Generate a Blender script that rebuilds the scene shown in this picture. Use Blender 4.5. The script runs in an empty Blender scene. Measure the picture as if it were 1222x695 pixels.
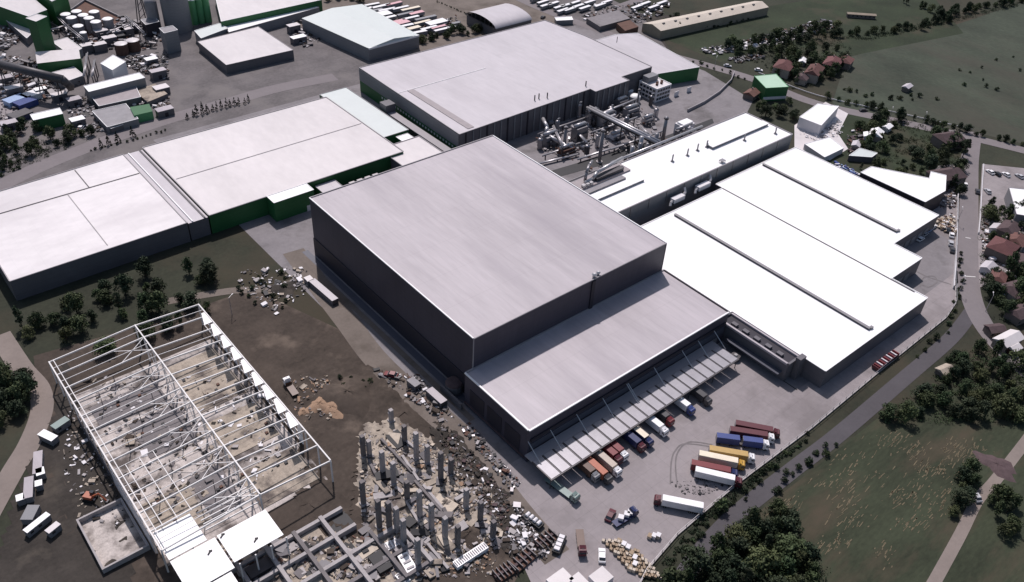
import bpy, math, random
from mathutils import Matrix, Vector
from mathutils import noise as mnoise
from mathutils.geometry import tessellate_polygon
random.seed(7)
R_ = math.radians
# ------------------------------------------------------------------ camera
CAM_H = 230.0
F_PX, CX, CY = 1021.94, 611.0, 347.5
yaw, pitch, roll = R_(47.835), R_(37.658), R_(-3.654)
fw = Vector((math.cos(yaw)*math.cos(pitch), math.sin(yaw)*math.cos(pitch), -math.sin(pitch)))
rt0 = Vector((math.sin(yaw), -math.cos(yaw), 0)); dn0 = fw.cross(rt0)
rt = math.cos(roll)*rt0 + math.sin(roll)*dn0
dn = -math.sin(roll)*rt0 + math.cos(roll)*dn0
scene = bpy.context.scene
C = scene.collection
cam_d = bpy.data.cameras.new('camera'); cam = bpy.data.objects.new('camera', cam_d); C.objects.link(cam)
up = -dn; bk = -fw
cam.matrix_world = Matrix(((rt.x, up.x, bk.x, 0), (rt.y, up.y, bk.y, 0), (rt.z, up.z, bk.z, CAM_H), (0, 0, 0, 1)))
cam_d.sensor_fit = 'HORIZONTAL'; cam_d.angle = 2*math.atan(611.0/F_PX)
cam_d.clip_start = 1.0; cam_d.clip_end = 20000
scene.camera = cam
# ------------------------------------------------------------------ sky, sun, exposure
SUN = Vector((4.4, 8.5, 14.4)).normalized()
elev = math.asin(SUN.z); azim = math.atan2(SUN.x, SUN.y)
world = bpy.data.worlds.new('World'); scene.world = world; world.use_nodes = True
nt = world.node_tree; bg = nt.nodes['Background']
sky = nt.nodes.new('ShaderNodeTexSky'); sky.sky_type = 'NISHITA'; sky.sun_disc = False
sky.sun_elevation = elev; sky.sun_rotation = azim; sky.dust_density = 2.0; sky.air_density = 1.0
nt.links.new(sky.outputs[0], bg.inputs['Color']); bg.inputs['Strength'].default_value = 0.09
sd = bpy.data.lights.new('sun', 'SUN'); sd.energy = 3.9; sd.angle = R_(1.2); sd.color = (1.0, 0.925, 0.93)
so = bpy.data.objects.new('sun', sd); C.objects.link(so)
so.rotation_euler = (-SUN).to_track_quat('-Z', 'Y').to_euler(); so.location = (0, 0, 400)
vs = scene.view_settings; vs.view_transform = 'Standard'; vs.look = 'None'; vs.exposure = 0.0; vs.gamma = 1.0
vs.use_curve_mapping = False

def at(px, py, z=0.0):
    d = rt*((px-CX)/F_PX) + dn*((py-CY)/F_PX) + fw
    t = (z-CAM_H)/d.z
    return Vector((d.x*t, d.y*t, z))
def W(pts, z=0.0): return [tuple(at(a, b, z).xy) for a, b in pts]

# ------------------------------------------------------------------ materials
MATS = {}
def mat(name, col, rough=0.8, var=0.15, scale=0.15, metal=0.0, spec=0.3, stretch=(1, 1, 1), fine=1.6, col2=None, thresh=None,
        seams=None, bump=0.0, rand=0.0):
    if name in MATS: return MATS[name]
    m = bpy.data.materials.new(name); m.use_nodes = True
    n = m.node_tree.nodes; l = m.node_tree.links; b = n['Principled BSDF']
    b.inputs['Roughness'].default_value = rough; b.inputs['Metallic'].default_value = metal
    b.inputs['Specular IOR Level'].default_value = spec
    tc = n.new('ShaderNodeNewGeometry')
    mp = n.new('ShaderNodeMapping'); mp.inputs['Scale'].default_value = stretch
    l.new(tc.outputs['Position'], mp.inputs['Vector'])
    def noise(s, d=5):
        t = n.new('ShaderNodeTexNoise'); t.inputs['Scale'].default_value = s; t.inputs['Detail'].default_value = d
        t.inputs['Roughness'].default_value = 0.62
        l.new(mp.outputs[0], t.inputs['Vector']); return t
    n1 = noise(scale); n2 = noise(scale*fine*6, 3)
    ad = n.new('ShaderNodeMath'); ad.operation = 'MULTIPLY_ADD'; ad.inputs[1].default_value = 0.35
    l.new(n2.outputs['Fac'], ad.inputs[0]); 
    sc = n.new('ShaderNodeMath'); sc.operation = 'MULTIPLY'; sc.inputs[1].default_value = 0.65
    l.new(n1.outputs['Fac'], sc.inputs[0]); l.new(sc.outputs[0], ad.inputs[2])
    rp = n.new('ShaderNodeValToRGB'); e = rp.color_ramp.elements
    e[0].position = 0.33; e[1].position = 0.67
    c = Vector(col); lo = c*(1-var); hi = c*(1+var)
    e[0].color = (*lo, 1); e[1].color = (*hi, 1)
    l.new(ad.outputs[0], rp.inputs['Fac']); out = rp.outputs['Color']
    if col2 is not None:
        n3 = noise(thresh[0], 6)
        r2 = n.new('ShaderNodeMapRange'); r2.inputs['From Min'].default_value = thresh[1]; r2.inputs['From Max'].default_value = thresh[2]
        l.new(n3.outputs['Fac'], r2.inputs['Value'])
        mx = n.new('ShaderNodeMixRGB'); mx.inputs['Color2'].default_value = (*col2, 1)
        l.new(r2.outputs[0], mx.inputs['Fac']); l.new(out, mx.inputs['Color1']); out = mx.outputs[0]
    if seams:
        sp = n.new('ShaderNodeSeparateXYZ'); l.new(tc.outputs['Position'], sp.inputs[0])
        for ax, per, wid, dark in seams:
            a = n.new('ShaderNodeMath'); a.operation = 'DIVIDE'; a.inputs[1].default_value = per; l.new(sp.outputs[ax], a.inputs[0])
            fr = n.new('ShaderNodeMath'); fr.operation = 'FRACT'; l.new(a.outputs[0], fr.inputs[0])
            lt = n.new('ShaderNodeMath'); lt.operation = 'LESS_THAN'; lt.inputs[1].default_value = wid/per; l.new(fr.outputs[0], lt.inputs[0])
            ml = n.new('ShaderNodeMath'); ml.operation = 'MULTIPLY'; ml.inputs[1].default_value = dark; l.new(lt.outputs[0], ml.inputs[0])
            mx = n.new('ShaderNodeMixRGB'); mx.inputs['Color2'].default_value = (*(c*0.4), 1)
            l.new(ml.outputs[0], mx.inputs['Fac']); l.new(out, mx.inputs['Color1']); out = mx.outputs[0]
    if rand:
        oi = n.new('ShaderNodeObjectInfo'); hs = n.new('ShaderNodeHueSaturation')
        mr = n.new('ShaderNodeMapRange'); mr.inputs['To Min'].default_value = 1-rand; mr.inputs['To Max'].default_value = 1+rand
        l.new(oi.outputs['Random'], mr.inputs['Value']); l.new(mr.outputs[0], hs.inputs['Value'])
        mh = n.new('ShaderNodeMapRange'); mh.inputs['To Min'].default_value = 0.47; mh.inputs['To Max'].default_value = 0.53
        ml = n.new('ShaderNodeMath'); ml.operation = 'FRACT'; m9 = n.new('ShaderNodeMath'); m9.operation = 'MULTIPLY'; m9.inputs[1].default_value = 7.3
        l.new(oi.outputs['Random'], m9.inputs[0]); l.new(m9.outputs[0], ml.inputs[0]); l.new(ml.outputs[0], mh.inputs['Value'])
        l.new(mh.outputs[0], hs.inputs['Hue']); l.new(out, hs.inputs['Color']); out = hs.outputs['Color']
    l.new(out, b.inputs['Base Color'])
    if bump:
        bp = n.new('ShaderNodeBump'); bp.inputs['Strength'].default_value = bump; bp.inputs['Distance'].default_value = 0.3
        l.new(ad.outputs[0], bp.inputs['Height']); l.new(bp.outputs[0], b.inputs['Normal'])
    MATS[name] = m; return m

mat('ground', (0.031, 0.034, 0.022), 0.95, 0.42, 0.03, fine=3.0, col2=(0.050, 0.042, 0.028), thresh=(0.012, 0.48, 0.62), bump=0.4)
mat('grass', (0.027, 0.037, 0.019), 0.95, 0.40, 0.035, fine=3.0, col2=(0.052, 0.046, 0.030), thresh=(0.02, 0.52, 0.66), bump=0.4)
mat('far_grass', (0.046, 0.056, 0.039), 0.95, 0.40, 0.03, fine=3.0, stretch=(1, 0.5, 1), col2=(0.060, 0.054, 0.042), thresh=(0.010, 0.47, 0.66), bump=0.4)
mat('stubble', (0.036, 0.043, 0.025), 0.95, 0.45, 0.06, fine=2.5, stretch=(0.35, 1, 1), col2=(0.066, 0.054, 0.036), thresh=(0.05, 0.50, 0.66), bump=0.4)
mat('works_floor', (0.13, 0.118, 0.118), 0.9, 0.3, 0.06, col2=(0.16, 0.145, 0.14), thresh=(0.03, 0.5, 0.66))
mat('tyre_mark', (0.165, 0.15, 0.15), 0.8, 0.2, 0.5)
mat('straw', (0.135, 0.11, 0.07), 0.95, 0.3, 0.5)
mat('yard', (0.268, 0.240, 0.242), 0.85, 0.14, 0.05, col2=(0.185, 0.165, 0.165), thresh=(0.035, 0.50, 0.68), seams=[(0, 6.0, 0.10, 0.35), (1, 6.0, 0.10, 0.35)])
mat('apron', (0.20, 0.185, 0.19), 0.85, 0.18, 0.06, col2=(0.12, 0.11, 0.11), thresh=(0.05, 0.52, 0.68))
mat('lane', (0.155, 0.130, 0.112), 0.9, 0.16, 0.09, col2=(0.10, 0.082, 0.068), thresh=(0.06, 0.50, 0.66))
mat('asphalt', (0.078, 0.072, 0.078), 0.88, 0.12, 0.08)
mat('road_pale', (0.185, 0.165, 0.168), 0.88, 0.10, 0.06)
mat('dirt_road', (0.215, 0.180, 0.160), 0.95, 0.12, 0.07, bump=0.3)
mat('soil', (0.060, 0.047, 0.038), 0.97, 0.35, 0.06, col2=(0.125, 0.098, 0.078), thresh=(0.05, 0.54, 0.68), bump=0.8)
mat('mud', (0.042, 0.036, 0.031), 0.95, 0.35, 0.08, col2=(0.085, 0.072, 0.058), thresh=(0.06, 0.55, 0.7), bump=0.8)
mat('sand', (0.345, 0.295, 0.24), 0.95, 0.35, 0.12, col2=(0.11, 0.092, 0.082), thresh=(0.08, 0.49, 0.62), bump=0.8)  # dark second colour paints in shadows between the sandy patches
mat('orange_sand', (0.30, 0.20, 0.135), 0.95, 0.2, 0.3, bump=0.8)
mat('rubble_white', (0.46, 0.415, 0.385), 0.9, 0.35, 0.2, col2=(0.10, 0.085, 0.078), thresh=(0.09, 0.46, 0.62), bump=0.8)
mat('line_paint', (0.62, 0.60, 0.58), 0.7, 0.1)
mat('roof_grey', (0.405, 0.370, 0.386), 0.5, 0.15, 0.05, stretch=(1.0, 0.16, 1), col2=(0.30, 0.272, 0.292), thresh=(0.035, 0.50, 0.70), seams=[(0, 3.0, 0.10, 0.22), (1, 18.0, 0.15, 0.20)])
mat('roof_pale', (0.50, 0.468, 0.484), 0.42, 0.14, 0.03, stretch=(1, 0.3, 1), col2=(0.42, 0.39, 0.405), thresh=(0.03, 0.5, 0.72), seams=[(0, 4.0, 0.12, 0.2), (1, 25.0, 0.2, 0.2)])
mat('roof_white', (0.85, 0.84, 0.83), 0.42, 0.03, 0.05, seams=[(0, 5.0, 0.08, 0.10)])
mat('roof_tan', (0.52, 0.46, 0.385), 0.6, 0.1, 0.1)
mat('roof_worn', (0.68, 0.645, 0.64), 0.42, 0.12, 0.03, stretch=(0.5, 1, 1), col2=(0.52, 0.485, 0.49), thresh=(0.02, 0.5, 0.72), seams=[(0, 5.0, 0.10, 0.12)])
mat('roof_cream', (0.60, 0.562, 0.555), 0.42, 0.11, 0.035, stretch=(1, 0.4, 1), seams=[(0, 5.0, 0.06, 0.08)])
mat('roof_green', (0.40, 0.56, 0.42), 0.5, 0.06, 0.1)
mat('roof_mint', (0.56, 0.60, 0.58), 0.5, 0.04, 0.05)
mat('roof_strip', (0.30, 0.265, 0.27), 0.6, 0.12, 0.3)
mat('clad_dark', (0.062, 0.056, 0.074), 0.5, 0.14, 0.08, stretch=(1, 1, 0.3), seams=[(2, 3.0, 0.10, 0.5), (0, 6.0, 0.12, 0.35), (1, 6.0, 0.12, 0.35)])
mat('clad_darker', (0.030, 0.027, 0.036), 0.5, 0.1, 0.1)
mat('clad_blue', (0.075, 0.078, 0.100), 0.5, 0.08, 0.1)
mat('clad_grey', (0.20, 0.20, 0.21), 0.5, 0.08, 0.1, seams=[(2, 2.0, 0.1, 0.4)])
mat('clad_mid', (0.125, 0.118, 0.128), 0.5, 0.1, 0.1, seams=[(2, 2.5, 0.1, 0.4)])
mat('clad_green', (0.026, 0.115, 0.040), 0.5, 0.12, 0.1, seams=[(2, 2.0, 0.12, 0.4)])
mat('clad_bright_green', (0.10, 0.30, 0.13), 0.5, 0.1, 0.1)
mat('clad_white', (0.66, 0.64, 0.65), 0.5, 0.06, 0.2)
mat('clad_tan', (0.30, 0.25, 0.19), 0.7, 0.15, 0.2)
mat('coping_white', (0.82, 0.81, 0.80), 0.4, 0.03)
mat('coping_grey', (0.30, 0.28, 0.29), 0.5, 0.06)
mat('metal', (0.27, 0.26, 0.27), 0.4, 0.1, 0.4, metal=0.6)
mat('metal_bright', (0.44, 0.43, 0.44), 0.35, 0.1, 0.4, metal=0.5)
mat('metal_dark', (0.085, 0.080, 0.085), 0.5, 0.2, 0.4, metal=0.3)
mat('steel_white', (0.72, 0.70, 0.68), 0.55, 0.05)
mat('canopy', (0.33, 0.32, 0.34), 0.38, 0.10, 0.3, metal=0.2)
mat('concrete', (0.36, 0.335, 0.33), 0.9, 0.18, 0.25, bump=0.3)
mat('concrete_dark', (0.17, 0.155, 0.155), 0.9, 0.2, 0.25, bump=0.3)
mat('rust', (0.12, 0.068, 0.052), 0.9, 0.3, 0.5)
mat('glass', (0.030, 0.034, 0.042), 0.12, 0.2, 0.2, spec=0.6)
mat('tyre', (0.018, 0.018, 0.019), 0.8, 0.1)
mat('black', (0.020, 0.020, 0.022), 0.6, 0.1)
mat('tile_red', (0.135, 0.066, 0.058), 0.85, 0.25, 0.5, seams=[(2, 0.35, 0.08, 0.4)], rand=0.15)
mat('tile_dark', (0.085, 0.058, 0.060), 0.85, 0.25, 0.5)
mat('plaster', (0.34, 0.29, 0.25), 0.9, 0.12, 0.3)
mat('plaster_dark', (0.17, 0.14, 0.125), 0.9, 0.15, 0.3)
mat('bark', (0.055, 0.042, 0.032), 0.95, 0.3, 1.0)
mat('leaf_light', (0.062, 0.078, 0.034), 0.75, 0.45, 0.35, rand=0.28, spec=0.2)
mat('leaf', (0.046, 0.064, 0.029), 0.75, 0.45, 0.35, rand=0.28, spec=0.2)
mat('leaf_dark', (0.031, 0.043, 0.023), 0.75, 0.4, 0.35, rand=0.25, spec=0.2)
mat('conifer', (0.018, 0.026, 0.018), 0.8, 0.4, 0.6, spec=0.2)
mat('timber', (0.33, 0.25, 0.175), 0.85, 0.25, 0.6)
mat('timber_pale', (0.50, 0.43, 0.35), 0.85, 0.2, 0.6)
mat('steam_grey', (0.24, 0.23, 0.24), 0.6, 0.15, 0.3)
PAINTS = dict(red=(0.165, 0.026, 0.030), dark_red=(0.095, 0.022, 0.030), white=(0.78, 0.77, 0.77), cream=(0.72, 0.64, 0.50), blue=(0.040, 0.062, 0.200),
              navy=(0.020, 0.028, 0.095), yellow=(0.50, 0.29, 0.05), ochre=(0.44, 0.29, 0.10), orange=(0.36, 0.105, 0.055), beige=(0.43, 0.36, 0.30),
              grey=(0.22, 0.22, 0.23), dark_grey=(0.055, 0.053, 0.057), silver=(0.45, 0.45, 0.47), green=(0.04, 0.13, 0.05), black=(0.02, 0.02, 0.022),
              pink=(0.62, 0.36, 0.38), pale_blue=(0.30, 0.40, 0.58), brown=(0.10, 0.055, 0.038), sea_green=(0.20, 0.26, 0.24))
def paint(c): return mat('paint_'+c, PAINTS[c], 0.42, 0.10, 0.5, spec=0.4)

# ------------------------------------------------------------------ mesh helpers
class MB:
    def __init__(s): s.v = []; s.f = []
    def add(s, v, f):
        o = len(s.v); s.v += [tuple(a) for a in v]; s.f += [tuple(i+o for i in q) for q in f]; return s
    def box(s, x0, x1, y0, y1, z0, z1):
        return s.add([(x0,y0,z0),(x1,y0,z0),(x1,y1,z0),(x0,y1,z0),(x0,y0,z1),(x1,y0,z1),(x1,y1,z1),(x0,y1,z1)],
                     [(3,2,1,0),(4,5,6,7),(0,1,5,4),(1,2,6,5),(2,3,7,6),(3,0,4,7)])
    def obox(s, c, L, w, h, ang, z=0.0, tilt=0.0):
        ca, sa = math.cos(ang), math.sin(ang); v = []
        for zz in (0, h):
            for a, b in ((-L/2,-w/2),(L/2,-w/2),(L/2,w/2),(-L/2,w/2)):
                v.append((c[0]+a*ca-b*sa, c[1]+a*sa+b*ca, z+zz+a*tilt))
        return s.add(v, [(3,2,1,0),(4,5,6,7),(0,1,5,4),(1,2,6,5),(2,3,7,6),(3,0,4,7)])
    def prism(s, poly, z0, z1, top=True, bottom=False):
        area = sum(poly[i][0]*poly[(i+1)%len(poly)][1]-poly[(i+1)%len(poly)][0]*poly[i][1] for i in range(len(poly)))
        if area < 0: poly = poly[::-1]
        k = len(poly); v = [(x,y,z0) for x,y in poly]+[(x,y,z1) for x,y in poly]
        f = [(i,(i+1)%k,k+(i+1)%k,k+i) for i in range(k)]
        if top: f.append(tuple(range(k,2*k)))
        if bottom: f.append(tuple(range(k-1,-1,-1)))
        return s.add(v, f)
    def cyl(s, p0, p1, r0, r1=None, n=10, caps=True):
        r1 = r0 if r1 is None else r1; p0 = Vector(p0); p1 = Vector(p1); d = (p1-p0).normalized()
        a = d.orthogonal().normalized(); b = d.cross(a); v = []
        for p, r in ((p0,r0),(p1,r1)):
            for i in range(n):
                t = 2*math.pi*i/n; v.append(p+a*(r*math.cos(t))+b*(r*math.sin(t)))
        f = [(i,(i+1)%n,n+(i+1)%n,n+i) for i in range(n)]
        if caps: f += [tuple(range(n,2*n)), tuple(range(n-1,-1,-1))]
        return s.add(v, f)
    def bar(s, p0, p1, w, h=None):
        h = w if h is None else h
        p0 = Vector(p0); p1 = Vector(p1); d = (p1-p0).normalized()
        a = Vector((0,0,1)).cross(d)
        if a.length < 1e-3: a = Vector((1,0,0))
        a.normalize(); b = d.cross(a); v = []
        for p in (p0,p1):
            for x,y in ((-1,-1),(1,-1),(1,1),(-1,1)): v.append(p+a*(x*w/2)+b*(y*h/2))
        return s.add(v, [(3,2,1,0),(4,5,6,7),(0,1,5,4),(1,2,6,5),(2,3,7,6),(3,0,4,7)])
    def tube(s, pts, r, n=8):
        for i in range(len(pts)-1): s.cyl(pts[i], pts[i+1], r, r, n)
        return s
    def dome(s, c, r, h, n=12, k=3):
        v = []; f = []
        for j in range(k):
            t = math.pi/2*j/k
            for i in range(n):
                a = 2*math.pi*i/n; v.append((c[0]+r*math.cos(t)*math.cos(a), c[1]+r*math.cos(t)*math.sin(a), c[2]+h*math.sin(t)))
        v.append((c[0],c[1],c[2]+h))
        for j in range(k-1):
            for i in range(n): f.append((j*n+i, j*n+(i+1)%n, (j+1)*n+(i+1)%n, (j+1)*n+i))
        for i in range(n): f.append(((k-1)*n+i, (k-1)*n+(i+1)%n, k*n))
        return s.add(v, f)
ORG = {}
def mesh_of(name, mb, m, off=(0,0,0), smooth=False):
    me = bpy.data.meshes.new(name)
    me.from_pydata([(x-off[0],y-off[1],z-off[2]) for x,y,z in mb.v], [], mb.f); me.materials.append(m)
    if smooth: me.polygons.foreach_set('use_smooth', [True]*len(me.polygons))
    me.update(); return me
def tag(o, label=None, cat=None, group=None, kind=None):
    if label: o['label'] = label
    if cat: o['category'] = cat
    if group: o['group'] = group
    if kind: o['kind'] = kind
    return o
def thing(name, label, cat, loc=(0,0,0), rz=0.0, group=None):
    o = bpy.data.objects.new(name, None); C.objects.link(o); o.empty_display_size = 0.5
    o.location = (loc[0], loc[1], loc[2] if len(loc) > 2 else 0); o.rotation_euler = (0,0,rz)
    ORG[o] = tuple(o.location); return tag(o, label, cat, group)
def part(name, mb, m, parent=None, smooth=False, label=None):      # mesh given in world coordinates under an unrotated thing
    org = ORG[parent] if parent is not None else (0,0,0)
    o = bpy.data.objects.new(name, mesh_of(name, mb, MATS[m] if isinstance(m, str) else m, org, smooth)); C.objects.link(o)
    if parent is not None: o.parent = parent
    ORG[o] = org
    if label: o['label'] = label
    return o
def lpart(name, mb, m, parent, smooth=False, loc=(0,0,0)):          # mesh given in the thing's own coordinates
    o = bpy.data.objects.new(name, mesh_of(name, mb, MATS[m] if isinstance(m, str) else m, (0,0,0), smooth)); C.objects.link(o)
    o.parent = parent; o.location = loc; ORG[o] = (0,0,0); return o
def ppart(name, me, parent, loc=(0,0,0), rz=0.0):                   # shared mesh data
    o = bpy.data.objects.new(name, me); C.objects.link(o); o.parent = parent; o.location = loc; o.rotation_euler = (0,0,rz)
    ORG[o] = (0,0,0); return o
def copy_tree(o, parent=None):
    c = o.copy(); C.objects.link(c); c.parent = parent
    for ch in list(o.children): copy_tree(ch, c)
    return c
ZC = [0]
def uz(z):                                                            # every sheet lies a little above the ones below, never in one plane
    ZC[0] += 1; return z+0.0021*ZC[0]
def sheet(name, poly, z, m, kind='structure'):
    mb = MB(); z = uz(z)
    area = sum(poly[i][0]*poly[(i+1)%len(poly)][1]-poly[(i+1)%len(poly)][0]*poly[i][1] for i in range(len(poly)))
    if area < 0: poly = poly[::-1]
    tris = tessellate_polygon([[Vector((x,y,0)) for x,y in poly]])
    mb.add([(x,y,z) for x,y in poly], [t if (Vector(poly[t[1]])-Vector(poly[t[0]])).cross(Vector(poly[t[2]])-Vector(poly[t[0]])) > 0 else t[::-1] for t in tris])
    return tag(part(name, mb, m), kind=kind)
def rough_sheet(name, poly, z, m, step=1.3, amp=0.7, freq=0.22):      # uneven heaped ground: a real height field
    xs = [p[0] for p in poly]; ys = [p[1] for p in poly]; mb = MB(); idx = {}
    def vid(i, j):
        if (i,j) not in idx:
            x, y = min(xs)+i*step, min(ys)+j*step
            h = mnoise.fractal(Vector((x*freq,y*freq,3.1)),0.9,2.1,5); idx[i,j] = len(mb.v); mb.v.append((x+0.4*math.sin(y*3.1),y+0.4*math.sin(x*2.7),z+max(0.0,0.25*amp+amp*h)))
        return idx[i,j]
    for i in range(int((max(xs)-min(xs))/step)+1):
        for j in range(int((max(ys)-min(ys))/step)+1):
            x, y = min(xs)+(i+0.5)*step, min(ys)+(j+0.5)*step
            ed = 2.5*mnoise.noise(Vector((x*0.2,y*0.2,0)))
            if inside((x+ed,y+ed), poly): mb.f.append((vid(i,j),vid(i+1,j),vid(i+1,j+1),vid(i,j+1)))
    return tag(part(name, mb, m), kind='structure')
def inside(p, poly):
    x, y = p; r = False; j = len(poly)-1
    for i in range(len(poly)):
        if (poly[i][1] > y) != (poly[j][1] > y) and x < (poly[j][0]-poly[i][0])*(y-poly[i][1])/(poly[j][1]-poly[i][1])+poly[i][0]: r = not r
        j = i
    return r
def ribbon_mb(path, w, z):
    pts = [Vector((p[0],p[1],0)) for p in path]; mb = MB(); L = []; Rr = []
    ws = w if isinstance(w, (list, tuple)) else [w]*len(pts)
    for i, p in enumerate(pts):
        d = (pts[min(i+1,len(pts)-1)]-pts[max(i-1,0)]).normalized(); nn = Vector((-d.y,d.x,0))
        L.append(p+nn*ws[i]/2); Rr.append(p-nn*ws[i]/2)
    v = [(a.x,a.y,z) for a in L]+[(a.x,a.y,z) for a in Rr]; k = len(pts)
    return mb.add(v, [(k+i,k+i+1,i+1,i) for i in range(k-1)])
def smooth_path(pts, n=6):
    pts = [Vector((p[0],p[1],0)) for p in pts]; out = []
    for i in range(len(pts)-1):
        p0 = pts[max(i-1,0)]; p1 = pts[i]; p2 = pts[i+1]; p3 = pts[min(i+2,len(pts)-1)]
        for k in range(n):
            t = k/n
            out.append(0.5*((2*p1)+(-p0+p2)*t+(2*p0-5*p1+4*p2-p3)*t*t+(-p0+3*p1-3*p2+p3)*t**3))
    return out+[pts[-1]]
def ribbon(name, path, w, z, m):
    return tag(part(name, ribbon_mb(path, w, uz(z)), m), kind='structure')
# ================================================================== THE SETTING
G = 7000
part_g = MB()
NG = 24
for i in range(NG+1):
    for j in range(NG+1): part_g.v.append((-G+2*G*i/NG+300, -G+2*G*j/NG+300, 0))
for i in range(NG):
    for j in range(NG):
        a = i*(NG+1)+j; part_g.f.append((a, a+NG+1, a+NG+2, a+1))
tag(part('ground', part_g, 'ground'), kind='structure')
sheet('far_meadow', W([(985,150),(1010,70),(1140,30),(1320,-30),(1420,60),(1300,190),(1170,160)]), 0.03, 'far_grass')
sheet('meadow', W([(790,45),(915,8),(1100,-20),(1150,40),(1010,68),(900,60),(860,75)]), 0.03, 'grass')
sheet('stubble_field', [(100,5),(128,62),(150,74),(179,79),(262,78),(300,70),(322,52),(280,-20)], 0.03, 'stubble')
sheet('grass_verge', W([(640,10),(760,20),(860,15),(790,45),(800,60),(700,32)]), 0.02, 'mud')
sheet('industrial_ground', [(20,430),(20,700),(240,720),(520,560),(505,430),(470,372),(430,300),(255,300),(255,425)], 0.02, 'works_floor')
sheet('far_yard', [(330,440),(260,560),(340,640),(470,520),(448,450)], 0.035, 'lane')
sheet('works_apron', [(128,100),(128,440),(452,440),(462,330),(452,282),(412,262),(409,200),(404,101),(250,101),(250,143)], 0.05, 'apron')
FENCE = [(112,72),(128,81),(142,86.5),(160,89.5),(193,90.8),(237,90.4),(293,92),(342,92.8),(356,95.5),(368,102),(390,113.5),(435,136),(491,163)]
sheet('truck_yard', FENCE[1:12]+[(440,150),(404,150),(404,108),(249.5,106),(249.5,143),(128,146),(118,126),(108,96)], 0.075, 'yard')
sheet('garden_ground', W([(950,165),(1012,130),(1080,150),(1165,168),(1150,200),(1143,245),(1110,245),(1010,205),(952,180)]), 0.056, 'grass')
sheet('side_yard', W([(1118,198),(1146,196),(1143,250),(1141,345),(1105,385),(1030,340),(1050,255),(1100,240)]), 0.062, 'apron')
sheet('construction_ground', W([(40,425),(200,380),(300,345),(420,400),(520,470),(560,520),(600,570),(645,640),(600,720),(120,730),(60,600)]), 0.025, 'soil')
rough_sheet('mud_yard', W([(75,430),(100,500),(130,560),(170,640),(150,720),(-20,720),(15,600),(60,500)]), 0.045, 'mud', 2.0, 0.25)
rough_sheet('sand_bed', W([(430,512),(470,500),(520,530),(560,560),(600,610),(590,640),(540,650),(440,650),(425,580)]), 0.05, 'sand')
sheet('frame_floor', [(28,178),(83,178),(83,268),(28,268)], 0.06, 'rubble_white')
rough_sheet('rubble_bed', W([(265,650),(430,640),(520,640),(560,660),(480,705),(240,705)]), 0.07, 'sand')
rough_sheet('dirt_waste', W([(330,440),(400,415),(440,440),(500,490),(440,512),(425,560),(415,640),(355,600),(352,520)]), 0.05, 'soil', 1.6, 0.45)
rough_sheet('spoil_strip', W([(510,497),(545,518),(588,566),(645,640),(612,668),(566,592),(524,548)]), 0.068, 'mud')
ribbon('dirt_path', smooth_path(W([(200,360),(271,348),(318,345),(352,336),(372,322)])), 4.5, 0.06, 'lane')
ribbon('dirt_track', smooth_path(W([(350,498),(400,494),(450,490),(490,478)])), 7, 0.06, 'soil')
ribbon('access_lane', smooth_path(W([(665,665),(625,620),(590,575),(555,527),(520,494),(480,460),(445,425),(415,385),(380,340),(350,300)])), [10]*9*6+[10], 0.065, 'lane')
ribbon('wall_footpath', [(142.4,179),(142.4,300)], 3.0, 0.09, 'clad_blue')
ribbon('kerb_path', [(138.6,170),(138.6,300)], 2.4, 0.10, 'lane')
ribbon('perimeter_road', smooth_path([(85,38),(110,58),(128,69),(150,78),(179,82.6),(214,82.8),(242,82.4),(293,83.5),(330,84.5),(356,88)]), 6.2, 0.055, 'asphalt')
ribbon('side_road', smooth_path(W([(1162,158),(1159,178),(1157,200),(1156,260),(1155,310),(1158,350),(1172,385),(1200,420),(1250,465),(1330,540)])), 9.5, 0.07, 'road_pale')
ribbon('main_road', smooth_path(W([(560,-30),(640,8),(700,31),(790,63),(850,80),(905,97),(975,124),(1080,147),(1165,166),(1260,190),(1400,230)])), 9.0, 0.08, 'road_pale')
ribbon('factory_road', smooth_path(W([(-60,250),(0,222),(60,194),(130,167),(200,143),(280,120),(330,106),(400,92)])), 11, 0.06, 'road_pale')
ribbon('branch_road', smooth_path(W([(700,31),(730,12),(790,-10),(860,-40)])), 8, 0.075, 'road_pale')
ribbon('haul_road', smooth_path(W([(0,400),(26,440),(46,464),(50,490),(36,528),(14,565),(-25,635),(-70,720)])), 7.6, 0.08, 'dirt_road')
ribbon('field_lane', smooth_path(W([(1275,455),(1238,508),(1208,548),(1184,578),(1166,598),(1146,638),(1112,700)])), 3.8, 0.06, 'dirt_road')
sheet('car_park', W([(1172,196),(1260,205),(1260,300),(1166,345),(1168,260)]), 0.05, 'yard')
for nm, pth in enumerate(([(800,578),(801,552),(806,538),(818,530),(852,534)],[(808,578),(806,556),(809,540),(822,528),(850,531)],[(1098,342),(1102,332),(1114,330),(1118,337),(1108,343),(1100,340)],[(1090,322),(1105,330),(1135,340)])):
    ribbon('tyre_mark', smooth_path(W(pth)), 0.55, 0.11, 'tyre_mark')
# centre dashes and edge lines on the side road
for k, (a, b) in enumerate((((1141,280),(1142,292)),((1152,284),(1158,285)),((1149,330),(1164,331)))):
    p, q = at(*a), at(*b)
    tag(part('road_marking', ribbon_mb([p, q], 0.6, 0.2), 'line_paint'), kind='structure')

def scatter_strips(name, m, pts, label_kind='stuff'):
    mb = MB()
    for x, y, L, w, a in pts: mb.obox((x,y), L, w, 0.10, a, 0.0)
    o = part(name, mb, m); return o
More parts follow.
